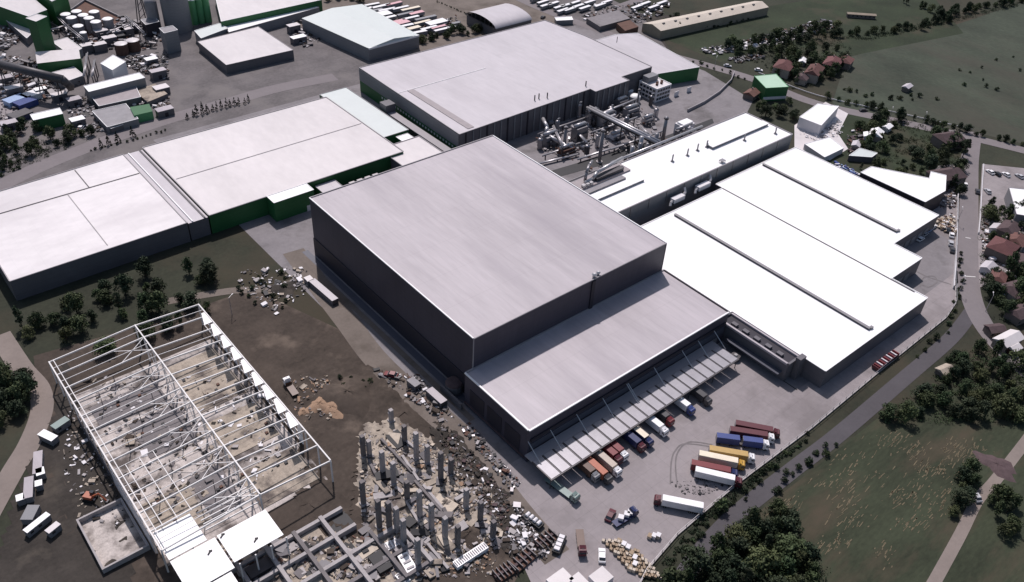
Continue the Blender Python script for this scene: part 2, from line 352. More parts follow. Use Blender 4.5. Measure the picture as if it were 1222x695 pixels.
# dry straw lying in the stubble field
rows = []
def straw(px, py, n, sx, sy, ln=2.2, ang=0.10):
    for _ in range(n):
        p = at(px+random.gauss(0,sx), py+random.gauss(0,sy)); rows.append((p.x, p.y, random.uniform(0.15,1)**2*ln*1.7+0.25, random.uniform(0.10,0.36), ang+random.gauss(0,0.12))) if p.y < 77 else None
for cpx, cpy, n, sx, sy in ((985,540,26,16,8),(1000,575,18,14,7),(920,590,40,14,9),(930,605,20,14,4),(1060,525,16,12,6),(1085,535,16,12,8),(1100,560,14,12,8),(1150,540,46,14,9),(1120,560,22,12,6),
        (1080,590,26,14,8),(1115,605,16,12,8),(1010,600,12,14,8),(1020,620,12,20,6),(1090,625,14,14,5),(1000,645,10,10,5),(1050,560,14,24,14),(960,560,16,10,8),(1130,590,10,10,6),(1055,660,10,8,8),(985,655,8,8,4)):
    straw(cpx, cpy, int(n*2.2), sx, sy)
tag(scatter_strips('dry_straw', 'straw', rows), 'dry yellow straw scattered in rows over the dark stubble field', 'straw', kind='stuff')

# ================================================================== BUILDINGS
def coping_bars(poly, z, w, h, m, par, skip=()):
    k = len(poly)
    for i in range(k):
        if i in skip: continue
        a = Vector((*poly[i], z)); b = Vector((*poly[(i+1)%k], z)); d = (b-a).normalized()
        mb = MB(); mb.bar(a+d*0.01+Vector((0,0,h/2)), b-d*(w*0.5)+Vector((0,0,h/2)), w, h); part('coping', mb, m[i % len(m)] if isinstance(m, (list,tuple)) else m, par)
def hall(name, label, cat, poly, z, wall_m, roof_m, cop=('coping_grey',), cw=0.5, ch=0.35, base=0.0, plinth=None, grp=None):
    area = sum(poly[i][0]*poly[(i+1)%len(poly)][1]-poly[(i+1)%len(poly)][0]*poly[i][1] for i in range(len(poly)))
    if area < 0: poly = poly[::-1]
    cx = sum(p[0] for p in poly)/len(poly); cy = sum(p[1] for p in poly)/len(poly)
    t = thing(name, label, cat, (cx, cy, base), group=grp)
    part('wall', MB().prism(poly, base, z, top=False), wall_m, t)
    mb = MB(); mb.add([(x,y,z-0.02) for x,y in poly], [tuple(range(len(poly)))]); part('roof', mb, roof_m, t)
    if cop: coping_bars(poly, z, cw, ch, list(cop), t)
    return t
def rect(x0, x1, y0, y1): return [(x0,y0),(x1,y0),(x1,y1),(x0,y1)]

# ---- tall warehouse
X0, X1, Y0, Y1, ZT = 145.0, 247.3, 178.7, 294.8, 30.0
tall = hall('tall_warehouse', 'tall windowless charcoal warehouse with a huge flat grey roof in the centre', 'warehouse', rect(X0,X1,Y0,Y1), ZT, 'clad_dark', 'roof_grey',
            cop=('coping_grey','coping_white','coping_grey','coping_white'), cw=0.45, ch=0.4)
part('corner_trim', MB().box(X0-0.12,X0+0.2,Y0-0.12,Y0+0.2,15.7,ZT-0.02), 'coping_grey', tall)
part('corner_trim', MB().box(X1-0.2,X1+0.12,Y0-0.12,Y0+0.2,15.7,ZT-0.02), 'clad_darker', tall)
dp = at(689,345,24); 
part('downpipe', MB().box(dp.x+2.6,dp.x+4.4,Y0-0.5,Y0-0.01,15.7,ZT-0.5), 'clad_darker', tall)
rv = part('roof_vent', MB().cyl((dp.x+4.6,Y0+1.0,ZT),(dp.x+4.6,Y0+1.0,ZT+1.5),0.7,0.7,10), 'metal_bright', tall)
part('vent_cap', MB().cyl((dp.x+4.6,Y0+1.0,ZT+1.5),(dp.x+4.6,Y0+1.0,ZT+2.0),1.1,0.5,10), 'metal_bright', rv)
rv = part('roof_vent', MB().cyl((dp.x+7.0,Y0+1.2,ZT),(dp.x+7.0,Y0+1.2,ZT+1.3),0.6,0.6,10), 'metal_bright', tall)
part('vent_cap', MB().cyl((dp.x+7.0,Y0+1.2,ZT+1.3),(dp.x+7.0,Y0+1.2,ZT+1.8),0.95,0.45,10), 'metal_bright', rv)
part('wall_plinth', MB().box(X0-0.35,X0-0.01,Y0+0.2,Y1,0,9.5), 'clad_darker', tall)
# ---- lower warehouse with the lorry dock
LX0, LX1, LY0, LY1, LZ = 141.3, 248.6, 142.9, 178.55, 15.6
low = hall('dock_warehouse', 'lower charcoal warehouse with flat grey roof and white front edge above the lorry dock', 'warehouse', rect(LX0,LX1,LY0,LY1), LZ, 'clad_dark', 'roof_grey',
           cop=('coping_white','clad_darker','coping_grey','coping_white'), cw=0.6, ch=0.45)
part('facade_band', MB().box(LX0+1,LX1-1,LY0-0.5,LY0-0.01,10.0,11.2), 'clad_darker', low)
part('facade_band', MB().box(LX0+1,LX1-1,LY0-0.25,LY0-0.01,5.6,8.6), 'clad_blue', low)
for k in range(3):
    y0 = 147+k*10; part('bay_opening', MB().box(LX0-0.14,LX0-0.02,y0,y0+8.2,2.4,10.2), 'clad_darker', low)
part('wall_sill', MB().box(LX0-0.6,LX0-0.01,144.2,178,1.6,2.0), 'tile_dark', low)
for k in range(18):
    x = 144+k*5.7; d = part('dock_door', MB().box(x,x+3.6,LY0-0.16,LY0-0.02,1.1,4.6), 'clad_grey', low)
    part('dock_bumper', MB().box(x-0.3,x+3.9,LY0-0.5,LY0-0.17,0.6,1.05), 'black', d)
CZ = 5.2
can = part('canopy', MB().box(139.6,240.2,138.6,LY0-0.55,CZ-0.25,CZ+0.05), 'coping_grey', low)
NPAN = 21
pw = (240.2-139.6)/NPAN
pan = mesh_of('canopy_panel', MB().box(0.42,pw-0.42,-9.6,0,0,0.16), MATS['canopy'])
bm_ = mesh_of('canopy_beam', MB().box(-0.22,0.22,-9.7,0.1,-0.45,0.05), MATS['metal_dark'])
for k in range(NPAN):
    ppart('canopy_panel', pan, can, (139.6+k*pw-ORG[low][0], 138.5-ORG[low][1], CZ-0.02))
for k in range(NPAN+1):
    ppart('canopy_beam', bm_, can, (139.6+k*pw+(0.23 if k == 0 else (-0.23 if k == NPAN else 0))-ORG[low][0], 138.5-ORG[low][1], CZ))
part('canopy_fascia', MB().box(139.5,240.3,128.35,128.75,CZ-0.5,CZ+0.15), 'metal_dark', can)
for px, py in ((645,554),(675,542),(703,520),(730,497),(764,484),(767,484),(793,461),(826,440),(845,428),(864,416)):
    p = at(px,py,CZ); part('stay_rod', MB().cyl((p.x,135.5,CZ),(p.x-0.2,LY0,10.6),0.16,0.16,6), 'metal_bright', low)
for k in range(0, 22, 3):
    x = min(max(139.6+k*pw,140),239.8); part('canopy_post', MB().box(x-0.12,x+0.12,129.0,129.24,0,CZ-0.5), 'metal_dark', low)
# ---- dock wing on the right of the lower warehouse
wing = hall('dock_wing', 'narrow dark wing with a parapet between lorry dock and white roofed hall', 'building', rect(249.2,256.4,112.5,146.5), 8.6, 'clad_mid', 'clad_darker', cop=('clad_mid','roof_grey'), cw=0.9, ch=0.9)
part('end_block', MB().box(253.6,257.6,110.2,112.4,0,10.6), 'clad_mid', wing)
part('walkway', MB().box(246.2,249.1,114,140,4.0,4.4), 'clad_blue', wing)
for k in range(5): part('roof_unit', MB().box(250.8,252.6,117+k*5.6,119.6+k*5.6,8.6,9.7), 'clad_mid', wing)
sp_ = thing('fan_unit', 'round grey fan unit lying at the inner end of the lorry canopy', 'fan', (244.2,132.5,0))
part('ring', MB().cyl((244.2,132.5,0),(244.2,132.5,2.2),2.0,2.0,14), 'metal_dark', sp_)
part('hub', MB().cyl((244.2,132.5,2.2),(244.2,132.5,2.7),0.9,0.7,12), 'metal_bright', sp_)

# ---- the big white roofed hall
Z1 = 9.0
w1p = [(257.8,101.3),(335.6,101.3),(335.6,118.7),(362.2,118.7),(362.2,133.2),(404.8,133.2),(404.8,219.0),(335,219.0),(335,214.5),(248.9,214.5),(248.9,147),(257.8,147)]
w1 = hall('white_roof_hall', 'sprawling low hall with stepped glaring white roof and two dark ridge vents', 'factory', w1p, Z1, 'clad_mid', 'roof_white', cop=('coping_white',), cw=0.4, ch=0.25)
for x, y0, y1 in ((295.0,105,211.5),(372.8,137.8,217.2)):
    v = part('ridge_vent', MB().box(x-0.75,x+0.75,y0,y1,Z1,Z1+0.75), 'metal_dark', w1)
    part('vent_cover', MB().box(x-0.95,x+0.35,y0-0.2,y1+0.2,Z1+0.76,Z1+0.95), 'steam_grey', v)
    part('vent_end', MB().box(x+0.4,x+2.0,y0-0.6,y0+0.6,Z1,Z1+0.9), 'steam_grey', v)
part('roof_joint', MB().box(334.4,334.75,107,214.2,Z1,Z1+0.28), 'metal_dark', w1)
for x0, x1, y in ((338,360,118.7),(364,402,133.2)):
    for k in range(int((x1-x0)/6)):
        part('loading_door', MB().box(x0+k*6,x0+k*6+4,y-0.15,y-0.02,0.2,4.5), 'clad_grey', w1)
part('green_corner', MB().box(335.62,335.9,101.5,118,4.2,6.8), 'clad_bright_green', w1)
# ---- the upper long hall
Z2 = 15.0
w2 = hall('long_hall', 'long white roofed hall with grey wall standing above the stepped white roof', 'factory', rect(248.6,405.4,223.2,256), Z2, 'clad_grey', 'roof_white', cop=('coping_grey','coping_grey','coping_grey','coping_grey'), cw=0.5, ch=0.4)
m_ = part('roof_monitor', MB().box(353.5,402.5,238,241.6,Z2,Z2+1.3), 'steam_grey', w2)
part('monitor_cover', MB().box(353.3,402.7,237.7,242.2,Z2+1.32,Z2+1.55), 'roof_white', m_)
m_ = part('roof_monitor', MB().box(262,298,236.2,239.2,Z2,Z2+1.1), 'steam_grey', w2)
part('monitor_cover', MB().box(261.8,298.2,236,239.9,Z2+1.12,Z2+1.3), 'roof_white', m_)
m_ = part('roof_monitor', MB().box(262,292,243,246,Z2,Z2+0.9), 'steam_grey', w2)
part('roof_plinth', MB().box(266,300,247.5,255.2,Z2,Z2+0.8), 'roof_strip', w2)
def gooseneck(px, py, z, par):
    p = at(px, py, z); mb = MB(); mb.tube([(p.x,p.y,z),(p.x,p.y,z+2.2),(p.x+0.5,p.y+0.4,z+3.0),(p.x+1.5,p.y+1.0,z+3.1),(p.x+1.9,p.y+1.3,z+2.4)],0.38,8)
    mb.cyl((p.x,p.y,z),(p.x,p.y,z+0.5),0.9,0.8,8); part('gooseneck_vent', mb, 'steam_grey', par)
for q in ((820,186),(832,180),(843,176),(888,168),(925,160),(802,193)): gooseneck(*q, Z2, w2)
for k in range(11): part('downpipe', MB().box(262+k*13,262.35+k*13,222.9,223.18,9.1,Z2-0.2), 'metal', w2)
# duct units in the gap below the long hall
for i, (px, py, L) in enumerate(((808,240,8),(838,225,9))):
    p = at(px, py, 9.0); t = thing('air_unit', ('shorter' if i == 0 else 'longer')+' white ducted air unit on the white roof against the long grey wall', 'air unit', (p.x,p.y,9.0))
    part('casing', MB().box(p.x-L/2,p.x+L/2,p.y-1.4,p.y+1.4,9.25,11.6), 'clad_white', t)
    part('base', MB().box(p.x-L/2-0.4,p.x+L/2+0.4,p.y-1.6,p.y+1.6,9.0,9.23), 'metal_dark', t)
    part('duct', MB().tube([(p.x-L/2,p.y,10.5),(p.x-L/2-2,p.y-0.8,10.2),(p.x-L/2-3,p.y-1.6,9.2)],0.7,8), 'metal_bright', t)
    part('duct', MB().tube([(p.x+L/2,p.y,10.8),(p.x+L/2+2.2,p.y+0.6,11.6),(p.x+L/2+3,p.y+2.2,13.2)],0.7,8), 'metal_bright', t)
p = at(857,205,9.0); t = thing('duct_tower', 'grey lattice duct tower rising on the white roof against the long hall', 'duct tower', (p.x,p.y-1,9))
for dx in (-1.2,1.2):
    for dy in (-1.0,1.0): part('post', MB().box(p.x+dx-0.12,p.x+dx+0.12,p.y-1+dy-0.12,p.y-1+dy+0.12,9,16.4), 'metal', t)
part('duct', MB().cyl((p.x,p.y-1,9.2),(p.x,p.y-1,16.0),0.75,0.75,10), 'metal_bright', t)
for z in (11.5,14,16.2): part('platform', MB().box(p.x-1.5,p.x+1.5,p.y-2.2,p.y+0.2,z,z+0.18), 'metal', t)
# ---- wedge shaped white building on the right
wp = W([(1027,206),(1040,199),(1109,213),(1111,205),(1129,209.5),(1128,228),(1104,241.5)], 10)
wedge = hall('wedge_building', 'wedge shaped building with plain white roof beside the stepped hall', 'building', wp, 10, 'clad_darker', 'roof_white', cop=('coping_white',), cw=0.3, ch=0.2)
# ---- large grey hall at the back
FZ = 15.0
fp = [(252,328),(351.5,330),(351.5,325.5),(380.5,325.5),(380.5,332),(408,332),(408,394),(404,430),(254,431)]
fh = hall('grey_roof_hall', 'vast hall with pale grey flat roof and green and grey side wall at the back', 'factory', fp, FZ, 'clad_mid', 'roof_pale', cop=('coping_grey',), cw=0.4, ch=0.3)
part('green_band', MB().prism([(251.6,328.4),(251.95,328.4),(253.92,430.6),(253.57,430.6)],0.1,7.2,bottom=True), 'clad_green', fh)
part('upper_band', MB().prism([(251.55,328.3),(251.95,328.3),(253.93,430.7),(253.52,430.7)],7.3,14.6,bottom=True), 'clad_grey', fh)
part('roof_strip', MB().box(259.6,263.8,330.4,388,FZ+0.02,FZ+0.25), 'roof_strip', fh)
part('roof_joint', MB().box(253.5,318,388.4,388.8,FZ+0.01,FZ+0.2), 'coping_white', fh)
for k in range(34): 
    y = 333+k*2.85
    part('window', MB().box(251.45-0.02+(y-328.4)*0.0193,251.59+(y-328.4)*0.0193,y,y+1.2,5.2,6.3), 'clad_white', fh) if k < 26 else None
for k in range(19):
    x = 256+k*5; y = 328+(x-252)*0.0201
    part('wall_rib', MB().box(x,x+0.9,y-0.35,y-0.05,0,FZ-0.3), 'clad_grey' if k % 3 else 'clad_darker', fh)
for k in range(6): part('wall_rib', MB().box(353.5+k*4.6,354.6+k*4.6,325.1,325.45,0,FZ-0.3), 'clad_grey', fh)
for px, py in ((640,121),(645,119),(655,118),(701,104)):
    p = at(px,py,FZ); part('roof_vent', MB().cyl((p.x,p.y+1.5,FZ),(p.x,p.y+1.5,FZ+3.2),0.35,0.35,8), 'metal_dark', fh)
p = at(736,51,FZ); part('roof_vent', MB().cyl((p.x,p.y,FZ),(p.x,p.y,FZ+4),0.25,0.25,6), 'metal_dark', fh)
ann = hall('side_annex', 'lower annex with white roof and green wall at the right end of the grey hall', 'building', [(408.3,333),(446,323.5),(455,388),(440,394.5),(408.3,394.5)], 9, 'clad_green', 'roof_pale', cop=('coping_white',), cw=0.3, ch=0.2)
for px, py in ((806,112),(821,107)):
    p = at(px,py,1.5); part('dock_door', MB().box(p.x-2,p.x+2,p.y-1.0,p.y-0.7,0.1,3.4), 'clad_white', ann)
off = hall('office_block', 'small three storey office block with white roof in front of the grey hall', 'office', rect(396,409.5,315.6,330.4), 9, 'clad_white', 'roof_cream', cop=('coping_white',), cw=0.4, ch=0.4)
for f_ in range(3):
    z0 = 1.2+f_*2.7
    for k in range(5): 
        w_ = part('window', MB().box(397+k*2.45,398.9+k*2.45,315.45,315.58,z0,z0+1.5), 'glass', off)
    for k in range(5): part('window', MB().box(395.85,395.98,316.6+k*2.7,318.6+k*2.7,z0,z0+1.5), 'glass', off)
part('penthouse', MB().box(398,407,325,330,9.0,12.6), 'clad_grey', off)
for k in range(4): part('roof_unit', MB().box(400+k*2.1,401.2+k*2.1,319.3+(k%2)*1.6,320.5+(k%2)*1.6,9.0,10.2), 'rust', off)

# ---- white halls on the left
LZ1 = 10.0
l1 = hall('cream_roof_hall', 'wide low hall with pale cream roof left of the tall warehouse', 'factory', rect(115,222,337,416), LZ1, 'clad_green', 'roof_cream', cop=('coping_grey',), cw=0.5, ch=0.3)
part('roof_joint', MB().box(116,221,376.3,376.7,LZ1,LZ1+0.18), 'coping_grey', l1)
l2 = hall('white_panel_hall', 'broad hall with worn bright white roof sheets at the far left', 'factory', [(30,337),(104.5,337),(104.5,414.5),(30,411)], LZ1, 'clad_mid', 'roof_worn', cop=('coping_grey',), cw=0.4, ch=0.3)
part('roof_joint', MB().box(31,104,391.5,392.0,LZ1,LZ1+0.22), 'metal_dark', l2)
part('roof_joint', MB().box(80,80.4,392.2,412,LZ1,LZ1+0.22), 'metal_dark', l2)
part('roof_joint', MB().box(70,70.35,340,391.3,LZ1,LZ1+0.18), 'coping_grey', l2)
br = hall('link_roof', 'narrow grey link roof with white gutter between the two left halls', 'building', rect(105.1,114.4,337.2,415), 9.4, 'clad_mid', 'roof_pale', cop=None)
part('gutter', MB().box(107.0,107.5,337.4,414.8,9.4,9.9), 'coping_white', br)
part('gutter', MB().box(112.6,113.4,337.4,414.8,9.4,9.75), 'metal_dark', br)
lean = hall('pale_blue_annex', 'long pale roofed lean-to beside the cream hall facing the green wall', 'building', rect(222.6,240.5,359,425), 8.0, 'clad_green', 'roof_mint', cop=('coping_grey',), cw=0.3, ch=0.25)
hall('cream_shed', 'flat cream roofed shed touching the back of the tall warehouse', 'shed', rect(214,239.6,297.5,348), 9.0, 'clad_mid', 'roof_cream', cop=('coping_grey',), cw=0.4, ch=0.3)
hall('white_kiosk', 'tiny white roofed block between lean-to and cream shed', 'block', rect(231,238.5,350,357.5), 7.0, 'clad_green', 'roof_white', cop=('coping_white',), cw=0.25, ch=0.2)
gb = hall('green_box_annex', 'small green walled box with bright white roof in front of the cream hall', 'building', rect(143.5,164.5,329,336.4), 10.6, 'clad_green', 'roof_white', cop=('coping_white',), cw=0.3, ch=0.2)
part('door', MB().box(160,163,328.75,328.95,0.1,3.2), 'clad_white', gb)
hall('grey_step_annex', 'small pale flat roofed block beside the green box annex', 'building', rect(169,180,327,336.2), 7.5, 'clad_green', 'roof_pale', cop=('coping_grey',), cw=0.3, ch=0.2)
hall('corner_annex', 'low mauve roofed block at the left corner of the tall warehouse', 'building', rect(160,206,297.2,318), 7.0, 'clad_mid', 'roof_grey', cop=('coping_white','coping_grey'), cw=0.35, ch=0.2)
lat = thing('chiller_deck', 'dark deck crowded with small white chillers behind the tall warehouse', 'chillers', (192,327,0))
part('deck', MB().box(184,204,320,334,0,4.5), 'clad_darker', lat)
for i in range(4):
    for j in range(3): part('chiller', MB().box(185.5+i*4.6,188.6+i*4.6,321.5+j*4.1,324+j*4.1,4.5,6.0), 'metal', lat)
# conveyor gallery between the lean-to and the grey hall
cg = thing('conveyor_gallery', 'brown roofed conveyor gallery running along the green wall of the grey hall', 'conveyor', (246,360,0))
part('gallery', MB().box(243.6,247.6,300,384,2.5,6.5), 'clad_darker', cg)
part('roof', MB().box(243.2,248.0,299.8,384.2,6.52,6.9), 'coping_grey', cg)
part('tower', MB().box(242.4,248.8,384.4,391,0,11.5), 'clad_mid', cg)
for k in range(8): part('leg', MB().box(244,247.2,303+k*10,303.5+k*10,0,2.48), 'metal_dark', cg)
# ================================================================== PLANT AT THE TOP LEFT
def tank(px, py, r, h, name, label, cat, wall='steam_grey', top='roof_white', grp=None, dome=0.6, z0=0.0):
    p = at(px, py, z0+h); t = thing(name, label, cat, (p.x,p.y,z0), group=grp)
    part('shell', MB().cyl((p.x,p.y,z0),(p.x,p.y,z0+h-0.02),r,r,18,False), wall, t, True)
    part('cap', MB().dome((p.x,p.y,z0+h),r*1.02,dome,18,3), top, t, True)
    part('ladder', MB().box(p.x-r-0.25,p.x-r-0.02,p.y-0.3,p.y+0.3,z0,z0+h), 'metal_dark', t)
    return t
basin = thing('tank_bund', 'dark brown walled bund holding the group of white capped tanks', 'bund', (160,615,0))
bp = W([(62,30),(102,2),(150,25),(112,58)])
part('floor', MB().prism(bp,0.12,0.2), 'rust', basin)
for i in range(4):
    a, b = Vector((*bp[i],0.8)), Vector((*bp[(i+1)%4],0.8)); part('wall', MB().bar(a, b, 0.6, 1.8), 'steam_grey', basin)
for i, (px, py) in enumerate(((78,17),(91,13.5),(112,14),(85,21),(99,18),(106,21.5),(114,26),(128,22.5),(93,31),(99,39))):
    tank(px, py, 3.3 if i != 9 else 2.2, 9.5 if i < 8 else 8, 'storage_tank', 'white capped grey storage tank standing in the brown bund', 'tank', grp='tanks in the brown bund')
for i, (px, py) in enumerate(((144,52),(158,48))):
    tank(px, py, 4, 7, 'storage_tank', ('left' if i == 0 else 'right')+' one of two broad dark tanks with pale lids by the pipe racks', 'tank', wall='rust', top='roof_cream')
# green works
def pbox(name, label, cat, pts, z, wall, roof, cop=('coping_white',), base=0.0, grp=None):
    return hall(name, label, cat, W(pts, z), z, wall, roof, cop=cop, cw=0.3, ch=0.2, base=base, grp=grp)
pbox('green_works', 'green clad works building with cream roof at the top left edge', 'building', [(-40,-6),(12,-25),(56,12),(34,20)], 14, 'clad_green', 'roof_cream')
pbox('green_tower', 'tall green tower with a small pale roof beside the green works', 'tower', [(31,22),(44,17),(56,20),(43,26)], 26, 'clad_green', 'roof_cream')
pbox('green_block', 'green block rising at the top edge behind the storage tanks', 'building', [(38,-14),(58,-22),(80,-6),(62,2)], 18, 'clad_green', 'roof_cream')
pbox('pale_shed', 'low pale shed at the foot of the green tower', 'shed', [(62,50),(80,45),(98,58),(84,66)], 5, 'clad_grey', 'roof_cream')
pbox('pale_ramp_shed', 'narrow cream roofed shed left of the green tower', 'shed', [(0,18),(10,14),(40,38),(32,46)], 5, 'clad_mid', 'roof_cream')
pbox('low_green_hall', 'dark green hall front below the green tower', 'building', [(42,62),(94,58),(96,70),(44,76)], 9, 'clad_green', 'roof_cream', cop=None)
pbox('pale_store', 'pale flat store under the dark conveyor', 'shed', [(58,88),(88,80),(100,90),(72,100)], 4.5, 'clad_grey', 'roof_cream')
ws = pbox('white_process_house', 'tall white process house with sloping front beside the green hall', 'building', [(120,76),(135,66),(150,74),(134,84)], 12, 'clad_white', 'roof_white')
pbox('long_white_shed', 'long white roofed shed with grey wall in the plant', 'shed', [(100,103),(166,87),(173,93),(106,110)], 8, 'clad_grey', 'roof_white')
pbox('grey_flat_store', 'dark flat roofed store in front of the long white shed', 'building', [(106,112),(160,99),(168,116),(118,127)], 4, 'clad_mid', 'roof_strip')
pbox('pink_rubble_store', 'pale pinkish low store beside the plant clutter', 'building', [(160,108),(185,100),(200,112),(176,122)], 3, 'clad_mid', 'sand', cop=None)
gs = pbox('green_gate_house', 'small green building with white roof beside the left hand road', 'building', [(36,137),(71,129),(75,136),(40,144)], 7, 'clad_green', 'roof_white')
pbox('small_green_hall', 'little green hall half hidden behind walls by the road', 'building', [(155,128),(178,124),(182,133),(160,138)], 5, 'clad_bright_green', 'clad_green', cop=None)
pbox('grey_pit_house', 'grey low building with white parapets near the roadside conifers', 'building', [(110,133),(150,124),(165,142),(128,152)], 4, 'clad_grey', 'steam_grey')
pbox('pit_hut', 'small flat hut in front of the grey low building', 'hut', [(128,147),(142,143),(147,149),(132,154)], 3, 'clad_mid', 'roof_grey')
for i, (px, py, c) in enumerate(((18,118,'pale_blue'),(30,121,'blue'),(38,112,'white'),(24,136,'navy'))):
    p = at(px,py,3); t = thing('container', {'pale_blue':'pale blue','blue':'mid blue','white':'small white','navy':'dark blue'}[c]+' covered container in the left plant yard', 'container', (p.x,p.y,0))
    part('body', MB().obox(p.xy,11,7,3.0,0.3,0.1), paint(c), t); part('lid', MB().obox(p.xy,11.4,7.4,0.3,0.3,3.12), paint(c) if c != 'navy' else 'metal_dark', t)
# dark conveyor
cv = thing('inclined_conveyor', 'long dark inclined conveyor tube crossing the plant at the left edge', 'conveyor', (110,545,0))
a = at(-20,72,16); b = at(74,95,14); c = at(84,104,4)
part('tube', MB().tube([a,b],2.6,10).tube([b,c],2.4,10), 'metal_dark', cv, True)
for k in range(4):
    q = a.lerp(b, 0.2+0.24*k); part('trestle', MB().bar((q.x-1.5,q.y,0),(q.x,q.y,q.z-2.4),0.5).bar((q.x+1.5,q.y,0),(q.x,q.y,q.z-2.4),0.5), 'metal_dark', cv)
# silo house
si = thing('round_silo', 'big grey round silo behind the green pipes at the top edge', 'silo', at(214,35)); p = at(214,35)
part('shell', MB().cyl((p.x,p.y,0),(p.x,p.y,24),9,9,24,False), 'clad_grey', si, True); part('cap', MB().dome((p.x,p.y,24.02),9.1,4,24,4), 'steam_grey', si, True)
p = at(199,30); st = thing('stack', 'dark steel stack left of the round silo', 'stack', p); part('shaft', MB().cyl((p.x,p.y,0),(p.x,p.y,30),1.3,1.0,12), 'metal_dark', st, True); part('collar', MB().cyl((p.x,p.y,22),(p.x,p.y,22.6),1.8,1.8,12), 'metal', st)
p = at(186,36); si = thing('vessel', 'upright grey vessel left of the steel stack', 'vessel', p); part('shell', MB().cyl((p.x,p.y,0),(p.x,p.y,20),4,4,16,False), 'steam_grey', si, True); part('cap', MB().dome((p.x,p.y,20.02),4.1,2.4,16), 'steam_grey', si, True)
for i, px in enumerate((233,241,249)):
    p = at(px, 29-i*1.5); t = thing('green_silo', ('leftmost','middle','rightmost')[i]+' of three slim pale green silos beside the round silo', 'silo', p)
    part('shell', MB().cyl((p.x,p.y,0),(p.x,p.y,17),2.5,2.5,14,False), 'clad_bright_green', t, True); part('cap', MB().dome((p.x,p.y,17.02),2.55,1.2,14), 'roof_mint', t, True)
    part('vent', MB().cyl((p.x,p.y,18.1),(p.x,p.y,20.4),0.7,0.6,8), 'clad_green', t)
pbox('silo_base_house', 'pale blockhouse under the slim green silos', 'building', [(232,37),(262,28),(272,34),(240,46)], 7, 'clad_grey', 'roof_mint')
pbox('grey_cube_house', 'grey cube shaped house left of the dark pipes', 'building', [(190,34),(206,31),(212,36),(196,40)], 14, 'clad_grey', 'steam_grey')
pbox('dark_cube_house', 'dark boxy house behind the pipe racks', 'building', [(168,24),(184,20),(190,26),(174,30)], 9, 'clad_darker', 'steam_grey')
for i, (px, py) in enumerate(((155,30),(120,36),(130,44),(118,52),(104,53),(140,36),(150,34))):
    q = at(px,py,5); t = thing('plant_cabin', 'pale roofed cabin among the pipe racks below the tank bund', 'cabin', (q.x,q.y,0), group='cabins among the pipe racks')
    part('wall', MB().box(q.x-4,q.x+4,q.y-2.6,q.y+2.6,0,4.8), 'clad_mid', t); part('roof', MB().box(q.x-4.2,q.x+4.2,q.y-2.8,q.y+2.8,4.82,5.1), 'roof_cream', t)
# lattice pipe racks
for i, (a, b, z) in enumerate((((64,16),(80,32),7),((80,32),(100,48),7),((128,40),(156,28),6),((60,36),(84,30),6),((150,20),(172,40),8),((100,92),(104,64),9),((110,92),(113,72),10))):
    A, B = at(*a,z), at(*b,z); t = thing('pipe_rack', ('grey','rusty','long','short','tall','slim','bent')[i]+' steel pipe rack in the plant '+('by the bund corner','under the bund','right of the bund','by the green tower','behind the dark house','near the white process house','left of the white process house')[i], 'pipe rack', (A.x,A.y,0))
    for k in range(4):
        q = A.lerp(B,k/3); part('post', MB().box(q.x-0.25,q.x+0.25,q.y-0.25,q.y+0.25,0,z), 'metal_dark', t)
    for o in (-0.6,0.6): part('pipe', MB().cyl(A+Vector((o,o,0.3)),B+Vector((o,o,0.3)),0.35,0.35,8), 'metal', t, True)
p = at(172,30); t = thing('lattice_mast', 'dark lattice mast with slanting braces at the top edge', 'mast', p)
for dx,dy in ((-2,-2),(2,-2),(2,2),(-2,2)): part('leg', MB().bar((p.x+dx*1.6,p.y+dy*1.6,0),(p.x+dx*0.4,p.y+dy*0.4,26),0.5), 'metal_dark', t)
for k in range(6): part('brace', MB().bar((p.x-3+k*0.4,p.y,k*4.3),(p.x+3-k*0.4,p.y,k*4.3+4),0.3), 'metal_dark', t)
# halls along the top edge
pbox('cream_top_hall', 'long cream roofed hall with green fascia along the top edge', 'factory', [(255,-12),(330,-40),(384,0),(264,26)], 10, 'clad_green', 'roof_cream')
lt = pbox('lean_to_row', 'narrow white lean-to roof in five panels under the cream hall', 'building', [(267,27),(366,3),(381,9),(273,39)], 6, 'clad_grey', 'roof_white', cop=('coping_grey',))
pbox('cream_low_hall', 'cream flat roofed hall left of the loading yard', 'factory', [(236,50),(308,32),(350,60),(270,78)], 6, 'clad_mid', 'roof_cream', cop=('coping_grey',))
mh = thing('mint_roof_hall', 'pale mint hall with shallow folded roof beside parked trailers', 'factory', at(430,40))
mp = W([(360,22),(432,5),(500,42),(440,58)], 9); c_ = [((mp[0][0]+mp[1][0])/2,(mp[0][1]+mp[1][1])/2), ((mp[2][0]+mp[3][0])/2,(mp[2][1]+mp[3][1])/2)]
part('wall', MB().prism(mp,0,8.9,top=False), 'clad_grey', mh)
part('roof', MB().add([(*mp[0],9),(*mp[1],9),(*mp[2],9),(*mp[3],9),(*c_[0],11.2),(*c_[1],11.2)],[(0,4,5,3),(4,1,2,5),(0,1,4),(3,5,2)]), 'roof_mint', mh)
part('eaves', MB().bar((*mp[3],8.6),(*mp[2],8.6),0.8,1.2), 'coping_white', mh)
bh = thing('barrel_roof_hall', 'grey hall with curved barrel roof and open truss end at the top', 'hall', at(590,20))
A, B = at(562,14), at(608,2); 
dirv = Vector((0.98,0.2,0)); 
bx0, bx1, by0, by1 = 378, 412, 452, 486
v = []; f = []; n_ = 10
for i in range(n_+1):
    t_ = math.pi*i/n_; yy = (by0+by1)/2-math.cos(t_)*(by1-by0)/2; zz = 7+math.sin(t_)*4.5
    v += [(bx0,yy,zz),(bx1,yy,zz)]
